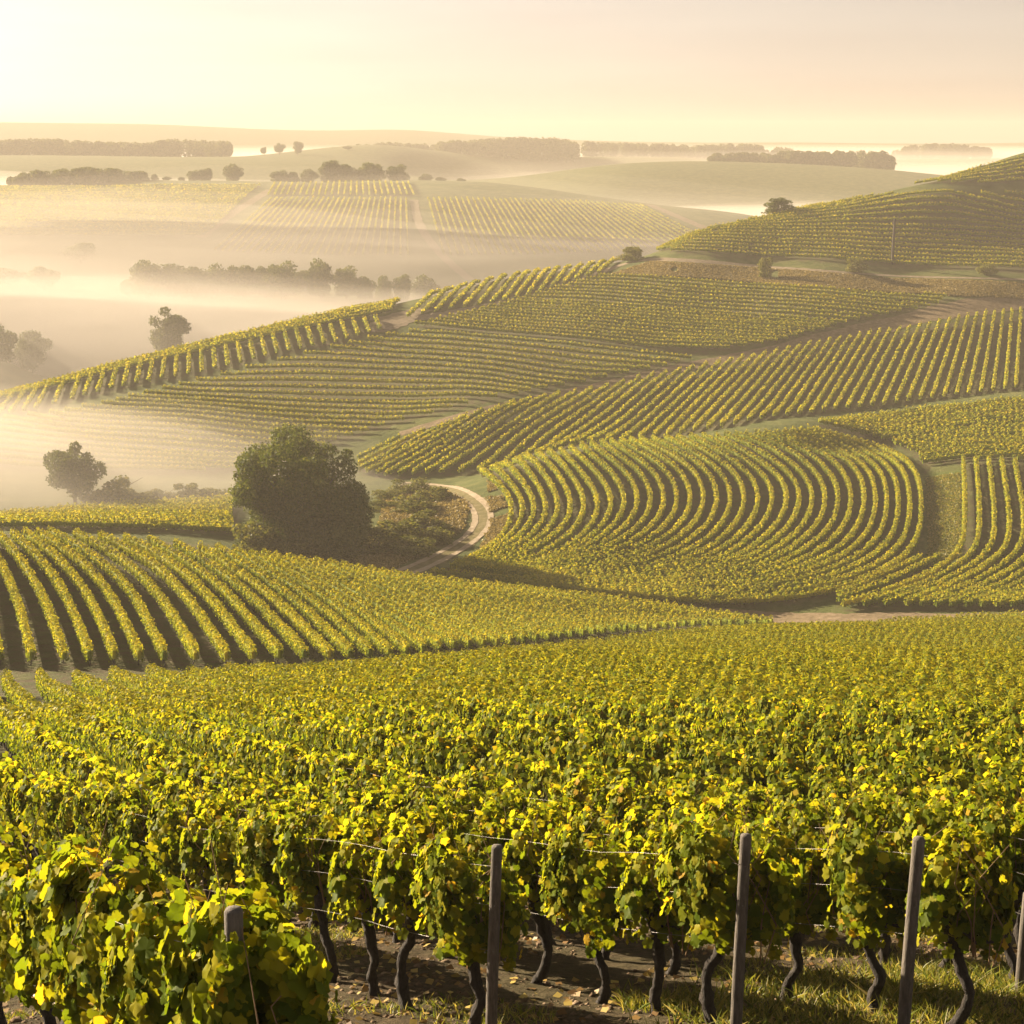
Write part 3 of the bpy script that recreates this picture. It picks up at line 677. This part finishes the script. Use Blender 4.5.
# ------------------------------------------------------------------ end posts, stakes, wires
def post(name, px, Y, top_py, r, lean, label, group='row end posts'):
    s = (px - 512) / (F * CP + (512 - 1000) * SP); x = s * Y; z = float(ground(x, Y))
    _, g = ray(px, top_py); h = float(g) * Y - z
    P = np.array([[0, 0, -.3], [lean * .3, 0, h * .3], [lean * .65, .01, h * .65], [lean, 0, h - .012], [lean, 0, h]])
    V, Q, T = tube(P, [r * 1.08, r * 1.04, r, r * .97, r * .88], 12, True, .02, np.random.default_rng(abs(int(px))))
    o = obj(name, mesh_np(name, V, [Q, T], M_post, True), None, (x, Y, z)); tag(o, label, 'post', group); return o, x, Y, z, h, lean
ends = {}
for i, a in {0: (231, 7.85, 909, .048, .03, 'short weathered post half buried in leaves at bottom left'),
 1: (490, 12.75, 846, .047, .06, 'tall weathered post left of centre at the end of a vine row'),
 2: (736, 12.7, 835, .047, .04, 'weathered post right of centre, second tall post from the left'),
 3: (904, 12.7, 838, .05, .05, 'grey weathered post standing free between grass and vines near right edge'),
 4: (1019, 14.7, 893, .05, .02, 'weathered post cut by the right edge of the photo')}.items(): ends[i] = post('trellis_post', *a)
near_dict = {i: P for P, i, _ in near_rows}
for i, q, sl in ((1, 4.6, 'slim grey stake standing between the trunks of the row left of centre'), (2, 8.3, 'slim grey stake in the row right of centre, mostly behind leaves'), (3, 7.5, 'slim grey stake in the row near the right edge, mostly behind leaves'), (1, 13.5, 'farther slim stake toward the left edge of the row left of centre')):
    P = near_dict[i]; d = np.concatenate([[0], np.cumsum(np.linalg.norm(np.diff(P, axis=0), axis=1))]); x, y = np.interp(q, d, P[:, 0]), np.interp(q, d, P[:, 1]); z = float(ground(x, y))
    V, Q, T = tube([[0, 0, -.2], [.01, 0, .6], [0, .01, 1.3], [.02, 0, 1.6]], [.022, .021, .02, .018], 8, True)
    tag(obj('stake', mesh_np('stake', V, [Q, T], M_post, True), None, (x, y, z)), sl, 'stake', 'slim stakes inside the rows')
for i, P in near_dict.items():
    if i > 4: continue
    d = np.concatenate([[0], np.cumsum(np.linalg.norm(np.diff(P, axis=0), axis=1))])
    e_ = ends[i]
    for hh in (.82, 1.22, 1.56):
        u = np.arange(0, min(d[-1], 20), .5); x, y = np.interp(u, d, P[:, 0]), np.interp(u, d, P[:, 1]); g_ = ground(x, y)
        z = g_ + hh + .03 * np.sin(u * .9); sgn = .16 * np.minimum(u / 1.5, 1)
        x = x - .85 * sgn; y = y - .53 * sgn
        Q3 = np.stack([x, y, z], -1); Q3[0] = [e_[1] + e_[5] * hh / e_[4], e_[2] - .05, e_[3] + hh]
        V, Q, T = tube(Q3, np.full(len(Q3), .0013), 5, False)
        tag(obj('trellis_wire', mesh_np('trellis_wire', V, [Q], M_wire, True)), ('lowest', 'middle', 'topmost')[(.82, 1.22, 1.56).index(hh)] + ' thin wire strung from the end post through the ' + ('bottom left row', 'row left of centre', 'row right of centre', 'row near the right edge', 'row at the right edge')[i], 'wire', 'trellis wires')
# ------------------------------------------------------------------ weeds, clods and fallen leaves on the headland (nobody could count them)
def scatter(n, y0, y1, rs, thr=None, patch=.9):
    Y = np.sqrt(rs.uniform(y0 ** 2, y1 ** 2, n)); X = Y * rs.uniform(-.40, .40, n)
    if thr is not None:
        k = vnoise(X, Y, patch, 21) + .5 * vnoise(X, Y, patch * 3.3, 22) > thr; X, Y = X[k], Y[k]
    return X, Y
rs = np.random.default_rng(5)
def blades(n, y0, y1, thr, hgt, patch=.9, band=None):
    X, Y = scatter(n, y0, y1, rs, thr, patch)
    if band: 
        k = (X > band[0]) & (X < band[1]); X, Y = X[k], Y[k]
    n = len(X); Z = ground(X, Y) - .01; B = np.stack([X, Y, Z], -1); a = rs.uniform(0, 6.28, n); dv = np.stack([np.cos(a), np.sin(a), 0 * a], -1)
    h = (hgt * rs.uniform(.4, 1.3, n))[:, None]; wv = rs.uniform(.004, .009, n)[:, None]; t2 = rs.normal(0, .5, (n, 2)); tip = np.column_stack([t2, np.ones(n)]) * h
    V = np.stack([B - dv * wv, B + dv * wv, B + tip * .6 + dv * wv * .7, B + tip * np.array([1.3, 1.3, .95]) , B + tip * .6 - dv * wv * .7], 1)
    return V.reshape(-1, 3), np.arange(5 * n).reshape(n, 5)
mb = MB()
mb.add(*blades(70000, 11, 24, .10, .09)); mb.add(*blades(45000, 11.5, 22, .5, .15)); mb.add(*blades(14000, 13, 16.5, -.1, .16, band=(1.0, 5.2)))
tag(obj('weeds', mb.mesh('weeds', M_grass)), 'low grass and weeds growing in patches between the vine trunks', 'weeds', kind='stuff')
mb = MB(); X, Y = scatter(16000, 10.5, 24, rs, -.5)
oc = np.array([(1, 0, 0), (-1, 0, 0), (0, 1, 0), (0, -1, 0), (0, 0, 1), (0, 0, -1)], float); of = np.array([(0, 2, 4), (2, 1, 4), (1, 3, 4), (3, 0, 4), (2, 0, 5), (1, 2, 5), (3, 1, 5), (0, 3, 5)])
n = len(X); sz = rs.gamma(1.6, .011, n).clip(.006, .07)[:, None, None]; V = oc[None] * sz * rs.uniform(.6, 1.4, (n, 6, 1)) * np.array([1, 1, .6]) + rs.normal(0, .15, (n, 6, 3)) * sz + np.stack([X, Y, ground(X, Y)], -1)[:, None]
mb.add(V.reshape(-1, 3), (np.arange(n)[:, None, None] * 6 + of[None]).reshape(-1, 3))
M_clod = path_mat('soil_clod', (.09, .06, .038), (.15, .105, .066), (.23, .17, .115))
tag(obj('soil_clods', mb.mesh('soil_clods', M_clod)), 'crumbly brown soil clods strewn under the vines', 'soil', kind='stuff')
M_litter = leaf_mat('fallen_leaf', [(0, (.13, .07, .025)), (.5, (.25, .15, .045)), (1, (.42, .32, .08))], .2, (1, 1, 1), .2)
X, Y = scatter(5000, 10.5, 26, rs, -.4); Pp = np.stack([X, Y, ground(X, Y) + .015], -1)
V, Q = quads(Pp, np.tile([[0, 0, 1.]], (len(X), 1)) + rs.normal(0, .3, (len(X), 3)), .085, rs)
tag(obj('fallen_leaves', mesh_np('fallen_leaves', V, [Q], M_litter)), 'dry fallen vine leaves scattered on the soil', 'fallen leaves', kind='stuff')
# ------------------------------------------------------------------ trees and bushes
def crown_leaves(rs, h, wd, n, size, lobes, z0, flat=1.0, irregular=.22, lobes_px=None):
    """leaf clumps on lobes spread through the crown"""
    cz_, rz, rx = (h + z0) / 2, (h - z0) / 2, wd / 2
    L = []
    for k in range(lobes):
        v = unit(rs.normal(size=3)); rad = rs.uniform(.35, .80) ** .6
        c = np.array([v[0] * rx * rad * .92, v[1] * rx * rad * .92, cz_ + v[2] * rz * rad * .90])
        r = wd * rs.uniform(.12, .22); 
        L.append((c, r))
    L.append((np.array([0, 0, cz_]), min(rx, rz) * .66)); L.append((np.array([0, 0, cz_ - rz * .3]), min(rx, rz) * .6))
    if lobes_px:
        k_ = wd / 140.0; L = []
        for a, b, r in lobes_px:
            for q in range(3 if r > 16 else 1):
                L.append((np.array([(a - 301) * k_, rs.uniform(-1, 1) * (wd * .42 - abs(a - 301) * k_ * .5), h - (b - 430) * k_]), r * k_ * rs.uniform(.8, 1)))
    wts = np.array([r ** 2 for _, r in L]); wts /= wts.sum(); cnt_ = rs.multinomial(n, wts); Ps, Ns = [], []
    for (c, r), q in zip(L, cnt_):
        v = unit(rs.normal(size=(q, 3))); rad = r * (1 - np.abs(rs.normal(0, .22, q))).clip(.2, 1.1) * (1 + .18 * np.sin(v[:, 0] * 7 + c[0]) * np.sin(v[:, 1] * 6 + c[1] + v[:, 2] * 5))
        Ps.append(c + v * rad[:, None] * np.array([1, 1, .85 * flat])); Ns.append(v + rs.normal(0, .6, (q, 3)))
    P = np.vstack(Ps); N = np.vstack(Ns); k = P[:, 2] > .08; return P[k], N[k], L
def make_tree_meshes(seed, h, wd, n, size, lobes=18, clear=.22, mat=None, irregular=.2, lobes_px=None):
    rs = np.random.default_rng(seed); z0 = h * clear; P, N, L = crown_leaves(rs, h, wd, n, size, lobes, z0, lobes_px=lobes_px)
    V, Q = quads(P, N, size, rs); mb = MB(); mb.add(V, Q); crown = mb.mesh('tree_crown', mat or M_tree)
    tb = MB(); r0 = h * .028; top = h * .72
    tp = np.array([[0, 0, -.4], [rs.normal(0, .1), 0, h * .15], [rs.normal(0, .02 * h), rs.normal(0, .02 * h), h * .38], [0, rs.normal(0, .02 * h), top]])
    tb.add(*tube(tp, [r0 * 1.35, r0, r0 * .75, r0 * .2], 8, True, .05, rs))
    for c, r in L[:-2]:
        st = tp[1] + (tp[2] - tp[1]) * rs.uniform(0, 1) if c[2] < h * .6 else tp[2] + (tp[3] - tp[2]) * rs.uniform(0, .5)
        mid = (st + c) / 2 + np.array([0, 0, -.04 * h]) + rs.normal(0, .02 * h, 3)
        tb.add(*tube([st, mid, c], [r0 * .4, r0 * .25, r0 * .08], 5, False))
    return crown, tb.mesh('tree_trunk', M_tbark, True)
PROTO = {}
def place_tree(px, Y, top_py, wpx, label, group=None, kind='round', name='tree', cat='tree', base_py=None, own=None):
    s, _ = ray(px, 300 if top_py < 400 else 500); x = float(s) * Y; z = float(ground(x, Y))
    _, g = ray(px, top_py); h = float(g) * Y - z
    if h <= .8: h = .8
    wd = wpx * Y / F * 1.02
    if kind == 'bush':
        key = 'bush%d' % (int(px) % 5)
        if key not in PROTO:
            rs = np.random.default_rng(abs(int(px))); P, N, L = crown_leaves(rs, 1.0, 1.15, 3200, .1, 15, -.55)
            V, Q = quads(P, N, .062, rs); mb = MB(); mb.add(V, Q)
            tb = MB()
            for q in range(6): tb.add(*tube([[0, 0, -.1], rs.normal(0, .1, 3) + [0, 0, .3], rs.normal(0, .25, 3) + [0, 0, .6]], [.02, .014, .006], 5, False))
            PROTO[key] = (mb.mesh('bush_foliage', M_bush), tb.mesh('bush_stems', M_tbark))
        cr, tr = PROTO[key]; e = empty(name, (x, Y, z - .05), random.uniform(0, 6)); e.scale = (wd / 1.1, wd / 1.1, h)
        tag(e, label, cat, group); obj('foliage', cr, e); obj('stems', tr, e); return e
    if own: cr, tr = own(h, wd)
    else:
        key = kind + '%d' % (int(px) % 4)
        if key not in PROTO: PROTO[key] = make_tree_meshes(abs(int(px)) + 3, 1.0, 1.0, 6500, .05, 26, {'round': .14, 'tall': .2, 'low': -.1, 'dome': -.75}[kind])
        cr, tr = PROTO[key]
    e = empty(name, (x, Y, z), 0 if own else random.uniform(0, 6))
    if not own: e.scale = (wd, wd, h)
    tag(e, label, cat, group); obj('crown', cr, e); obj('trunk', tr, e); return e
BIG = [(260,464,21),(288,450,21),(322,460,15),(341,473,16),(350,500,24),(348,530,24),(250,490,17),(270,500,28),(284,508,30),(276,522,24),(310,500,34),(290,532,36),(330,540,30),(256,535,20),(363,517,13),(246,464,11),(300,441,12),(330,450,11),(276,444,12),(305,470,24),(240,478,8),(357,484,10),(345,460,8)]
place_tree(301, 246, 430, 140, 'big dark broad tree beside the winding white track', own=lambda h, wd: make_tree_meshes(303, h, wd, 85000, .34, 38, -.02, lobes_px=BIG))
place_tree(75, 290, 441, 60, 'mid-sized rounded tree with a visible trunk, left of the big dark tree', own=lambda h, wd: make_tree_meshes(75, h, wd, 9000, .42, 20, .16))
HB = 'bushes of the hedge left of the big tree'
for a in [(113,289,470,50),(140,291,487,32),(162,292,486,34),(188,292,477,36),(214,291,484,44),(238,290,482,36),(92,288,488,34)]:
    place_tree(*a, {113: 'largest hazy bush, touching the right side of the misty left tree', 140: 'low hazy bush just right of the largest hedge bush', 162: 'low bush in the middle of the hedge left of the big tree', 188: 'pointed bush standing above the middle of the hedge', 214: 'wide low bush of the hedge, second from the big tree', 238: 'hedge bush touching the left side of the big dark tree', 92: 'small bush under the crown of the misty left tree'}[a[0]], HB, 'bush', 'bush', 'bush')
place_tree(256, 238, 513, 50, 'pale olive bush at the left foot of the big dark tree', None, 'bush', 'bush', 'bush')
place_tree(285, 238, 535, 46, 'low bush at the front foot of the big dark tree', None, 'bush', 'bush', 'bush')
for a in [(410,300,474,44),(390,292,486,40),(432,285,485,44),(416,276,493,54),(428,262,506,52),(398,256,512,58),(372,248,524,60),(410,246,534,56),(352,262,514,50),(383,280,500,42),(342,242,536,46),(436,254,524,38)]:
    place_tree(*a, 'tawny scrub bush on the bank inside the bend of the white track', 'scrub bushes beside the white track', 'bush', 'bush', 'bush')
place_tree(486, 306, 470, 14, 'small bush beside the corner of the bowl-shaped field', None, 'bush', 'bush', 'bush')
place_tree(631, 500, 242, 28, 'round dark bush at the left end of the brown bank', None, 'bush', 'bush', 'bush')
place_tree(775, 530, 195, 36, 'dark rounded tree on the skyline of the upper right hill', None, 'dome')
for px, tp, wp, lb in ((765,250,17,'small pale bush on the bank, below the skyline tree'), (853,253,25,'low bush by the bank path below the tall pole'), (985,260,20,'bush by the bank path near the right edge')):
    place_tree(px, 470, tp, wp, lb, None, 'bush', 'bush', 'bush')
place_tree(168, 470, 303, 40, 'misty round tree just behind the left crest', own=lambda h, wd: make_tree_meshes(171, h, wd, 11000, .5, 34, .1))
place_tree(29, 480, 329, 42, 'misty tree at the left edge, second from the edge', own=lambda h, wd: make_tree_meshes(29, h, wd, 6000, .55, 24, .1))
place_tree(-6, 468, 322, 40, 'misty tree cut by the left edge', own=lambda h, wd: make_tree_meshes(6, h, wd, 6000, .55, 24, .1))
place_tree(78, 530, 349, 14, 'tiny faint tree behind the left crest', None, 'tall')
place_tree(104, 560, 343, 30, 'faint low tree in the fog behind the left crest', None, 'low')
FT = 'trees standing in the valley fog'
for a in [(45,640,266,34),(6,650,268,44),(83,715,243,36),(-20,640,272,40)]:
    place_tree(*a, {45: 'ghostly tree in the fog at left, right one of the pair near the edge', 6: 'ghostly tree in the fog at left, left one of the pair near the edge', 83: 'farthest ghostly tree, alone in the fog above the others', -20: 'ghostly tree in the fog cut by the left edge'}[a[0]], FT, 'round')
for a in [(131,630,278,24),(151,622,257,47),(174,625,264,33),(194,622,266,29),(213,624,264,33),(232,622,262,33),(250,626,265,31),(266,622,266,26),(283,618,258,40),(302,626,270,24),(319,618,256,35),(347,620,263,33),(366,622,276,22),(384,626,272,20),(402,626,274,22),(424,640,271,29)]:
    place_tree(*a, 'hazy round tree in the belt crossing the foggy valley', FT, 'low')
CT = 'trees on the far hill crest'
CL = {199: 'left half of the low wide tree pair on the far crest', 210: 'right half of the low wide tree pair on the far crest', 237: 'single round tree on the far crest, right of the low pair', 160: 'tiny tree just right of the dark wood on the far crest',
 172: 'second tiny tree right of the dark wood on the far crest', 186: 'tiny bush on the far crest touching the low tree pair', 283: 'leftmost low tree of the long clump on the far crest', 296: 'second low tree from the left in the far crest clump', 312: 'third tree from the left in the far crest clump',
 334: 'tall round tree at the middle of the far crest clump', 350: 'narrow tree between the two tall ones in the far crest clump', 372: 'largest tree of the far crest clump', 399: 'tree at the right end of the far crest clump above the pale track', 427: 'small round tree alone right of the far crest clump',
 442: 'tiny tree on the far crest, right of the small lone tree', 462: 'tiniest bush at the right end of the far crest trees', 90: 'low tree in front of the dark wood on the far crest'}
for a in [(199,955,169,16),(210,955,168,18),(237,955,164,23),(160,955,173,8),(172,955,176,9),(186,955,177,8),(283,955,169,20),(296,955,170,16),(312,955,167,18),(334,955,160,24),(350,955,164,22),(372,955,160,32),(399,955,163,24),(427,955,173,17),(442,955,177,12),(462,955,178,10),(90,955,178,20)]:
    place_tree(*a, CL[a[0]], CT, 'low')
for a in [(284,1640,142,11),(302,1640,141,13),(268,1640,146,7),(350,1720,146,10)]:
    place_tree(*a, {284: 'tiny pale tree on the ridge behind, middle one of three', 302: 'tiny pale tree on the ridge behind, right one of three', 268: 'smallest tiny pale tree on the ridge behind, left one of three', 350: 'tiny pale tree on the farther ridge above the crest clump'}[a[0]], 'tiny trees on the farther ridge', 'round')
# woods far off, each reads as one mass
def wood(px0, px1, Y, tops, label, seed, depth=60, crown=8, n=420):
    rs = np.random.default_rng(seed); mb = MB(); xs = np.array([p[0] for p in tops]); ys = np.array([p[1] for p in tops])
    w_ = crown * Y / F; m_ = int((px1 - px0) / crown * 4)
    for k in range(m_):
        px = rs.uniform(px0, px1); yy = Y + rs.uniform(0, depth) * (1 if k % 3 else .1); s, _ = ray(px, 150); x = float(s) * yy; z = float(ground(x, yy))
        _, g = ray(px, float(np.interp(px, xs, ys)) + rs.exponential(1.2)); h = max(float(g) * yy - z, 5)
        v = unit(rs.normal(size=(n, 3))); r = w_ * rs.uniform(.55, .95)
        P = v * np.array([r, r, h * .5]) * (1 - np.abs(rs.normal(0, .15, n)))[:, None] + [x, yy, z + h * .48]
        mb.add(*quads(P, v + rs.normal(0, .5, (n, 3)), r * .32, rs))
    tag(obj('distant_wood', mb.mesh('distant_wood', M_tree)), label, 'wood', kind='stuff')
wood(6, 146, 935, [(6,182),(18,171),(60,168),(90,166),(115,168),(148,179)], 'dark wood on the left shoulder of the far vineyard hill', 1, 40, 8)
wood(-20, 230, 1690, [(-20,139),(50,137),(90,140),(150,142),(165,138),(230,140)], 'long wood on the pale ridge at upper left', 2, 60, 7)
wood(713, 892, 1465, [(713,152),(765,152),(775,156),(780,150),(800,150),(830,150),(850,149),(885,150),(892,156)], 'wood on the pale hill at upper right', 3, 60, 8)
wood(440, 577, 1900, [(440,141),(480,138),(520,136),(560,137),(577,141)], 'wood on the ridge at upper centre', 4, 60, 7)
wood(585, 790, 2000, [(585,140),(630,142),(700,144),(740,142),(790,147)], 'faint tree line at upper centre right', 5, 80, 6)
wood(330, 440, 2000, [(330,146),(390,141),(440,144)], 'faint tree line at upper centre left', 6, 60, 6)
wood(895, 990, 2050, [(895,146),(930,142),(960,143),(990,147)], 'faint wood near the right horizon', 8, 60, 6)
# tall pole on the upper right hill
s, _ = ray(893, 252); x = float(s) * 482; z = float(ground(x, 482)); _, g = ray(893, 219); h = float(g) * 482 - z
V, Q, T = tube([[0, 0, -.5], [0, 0, h * .5], [.1, 0, h]], [.46, .38, .30], 10, True)
mb = MB(); mb.add(V, Q, T)
for zz in (h - .5, h - 1.2): mb.add(*tube([[-.7, 0, zz], [.8, 0, zz]], [.08, .08], 6, True))
pe = tag(empty('utility_pole', (x, 482, z)), 'tall dark pole standing among the vines of the upper right hill', 'pole')
obj('pole_shaft', mesh_np('pole_shaft', V, [Q, T], M_bark, True), pe)
for zz in (h - .5, h - 1.2):
    V, Q, T = tube([[-.7, 0, zz], [.8, 0, zz]], [.08, .08], 6, True); obj('crossarm', mesh_np('crossarm', V, [Q, T], M_tbark), pe)
# rough grass clumps on banks and verges
def tufts(name, poly, a, b, n, size, label, mat=M_bush, hgt=.5):
    W = poly_world(poly, a, b); rs = np.random.default_rng(len(W) + n); lo, hi = W.min(0), W.max(0)
    P = rs.uniform(lo, hi, (n * 3, 2)); P = P[in_poly(P, W)][:n]; k = vnoise(P[:, 0], P[:, 1], .35, 31) > -.5; P = P[k]; Z = ground(P[:, 0], P[:, 1])
    c = 5; P3 = np.repeat(np.column_stack([P, Z]), c, 0) + np.column_stack([rs.normal(0, hgt * .6, (len(P) * c, 2)), rs.uniform(0, hgt, len(P) * c)])
    V, Q = quads(P3, rs.normal(0, 1, P3.shape) + [0, 0, .4], size, rs); tag(obj(name, mesh_np(name, V, [Q], mat)), label, 'rough grass', kind='stuff')
M_dry = leaf_mat('dry_grass', [(0, (.10, .085, .03)), (.5, (.19, .15, .06)), (1, (.30, .24, .11))], .35, (1.3, 1.2, .8), .1)
tufts('rough_grass', [(345,560),(380,530),(385,500),(440,490),(468,505),(462,530),(420,555),(385,572)], 225, 320, 9000, .35, 'tawny rough grass on the bank inside the track bend', M_dry)
tufts('rough_grass', [(490,480),(515,520),(505,550),(470,570),(440,576),(480,550),(492,525),(488,500)], 220, 320, 5000, .3, 'short grass along the outer verge of the white track', M_dry, .3)
tufts('rough_grass', [(650,262),(760,268),(880,278),(1040,284),(1040,300),(950,296),(800,287),(700,278),(610,275)], 445, 520, 26000, .38, 'dry brown grass on the bank under the upper right hill', M_dry, .35)
tufts('rough_grass', [(927,478),(960,473),(961,558),(928,562)], 205, 320, 5000, .25, 'green grass strip between the curved vine rows', M_grass, .2)

# ------------------------------------------------------------------ air: even haze, and low fog lying in the valleys
def vol_mat(name, dens, col, g=.08):
    m, t, out = new_mat(name); v = t.nodes.new('ShaderNodeVolumePrincipled'); v.inputs['Density'].default_value = dens
    v.inputs['Color'].default_value = (*col, 1); v.inputs['Anisotropy'].default_value = g; t.links.new(v.outputs[0], out.inputs['Volume']); return m
HC = (.61, .55, .48); FC = (.80, .74, .67)
print('ZMAX', ZZ.max(), 'ZMIN', ZZ.min())
x0, x1, y0, y1, z0, z1 = -5000, 5000, -30, 4400, float(ZZ.min()) - 1, float(max(ZZ.max(), 0)) + 12
Vb = np.array([(x, y, z) for z in (z0, z1) for y in (y0, y1) for x in (x0, x1)], float)
Fb = np.array([(0, 2, 3, 1), (4, 5, 7, 6), (0, 1, 5, 4), (2, 6, 7, 3), (0, 4, 6, 2), (1, 3, 7, 5)])
tag(obj('haze', mesh_np('haze', Vb, [Fb], vol_mat('haze_air', HAZE, HC))), kind='stuff')
def fog(cx, cy, rx, ry, ztop, zbot, dens, seed, label, layers=4, dz=3.0):
    """a fog bank thinning upward: nested closed layers, each of even density"""
    for Lk in range(layers):
        rr_ = np.linspace(0, 1, 14)[1:]; na = 72; zt = ztop - dz * Lk; q = 1 + .10 * Lk / layers; V = [(cx, cy, zt)]; rs = np.random.default_rng(seed + Lk * 7)
        aa = np.linspace(0, 2 * math.pi, na, endpoint=False); ed = sum(rs.normal(0, .07) * np.sin(k * aa + rs.uniform(0, 6)) for k in range(1, 8))
        for r in rr_:
            for a, e_ in zip(aa, ed):
                x, y = cx + rx * q * r * (1 + e_) * math.cos(a), cy + ry * q * r * (1 + e_) * math.sin(a)
                th = (1 - r ** 2) ** .8; V.append((x, y, zbot + (zt - zbot) * th + float(vnoise(x, y, .035, seed + Lk)) * 3.0 * th))
        V = np.array(V); nr = len(rr_); T = [(0, 1 + j, 1 + (j + 1) % na) for j in range(na)]; Q = []
        for i in range(nr - 1):
            for j in range(na): Q.append((1 + i * na + j, 1 + (i + 1) * na + j, 1 + (i + 1) * na + (j + 1) % na, 1 + i * na + (j + 1) % na))
        V = np.vstack([V, [[cx, cy, zbot - 3 - Lk]]]); b = 1 + (nr - 1) * na; T += [(len(V) - 1, b + (j + 1) % na, b + j) for j in range(na)]
        tag(obj('fog_bank', mesh_np('fog_bank', V, [np.array(T), np.array(Q)], vol_mat('fog_air', dens / layers, FC))), label, 'fog', kind='stuff')
fog(-220, 585, 380, 215, -48, -78, .017, 1, 'bright fog filling the valley behind the left crest', 6, 2.2)
fog(-330, 760, 520, 290, -20, -74, .0055, 9, 'thin mist over the valley behind the left crest', 4, 5)
fog(-195, 508, 280, 96, -28, -74, .007, 13, 'mist in front of the belt of foggy trees', 4, 5)
fog(-110, 860, 470, 150, -14, -66, .0028, 12, 'thin veil of mist before the far vineyard hill', 4, 4)
fog(-170, 760, 560, 130, -38, -66, .010, 2, 'fog lying along the foot of the far vineyard hill', 5, 2.2)
fog(-450, 1180, 620, 230, -22, -70, .010, 3, 'fog in the valley behind the far vineyard hill')
fog(350, 1130, 620, 190, -38, -74, .010, 6, 'fog behind the right end of the far vineyard hill')
fog(420, 1700, 640, 150, -22, -66, .012, 7, 'fog behind the pale hill at upper right')
fog(200, 2150, 2600, 560, -8, -62, .006, 4, 'fog in the farthest valley')
fog(-150, 306, 132, 88, -41, -70, .015, 5, 'thin fog in the hollow at the left', 6, 2.5)
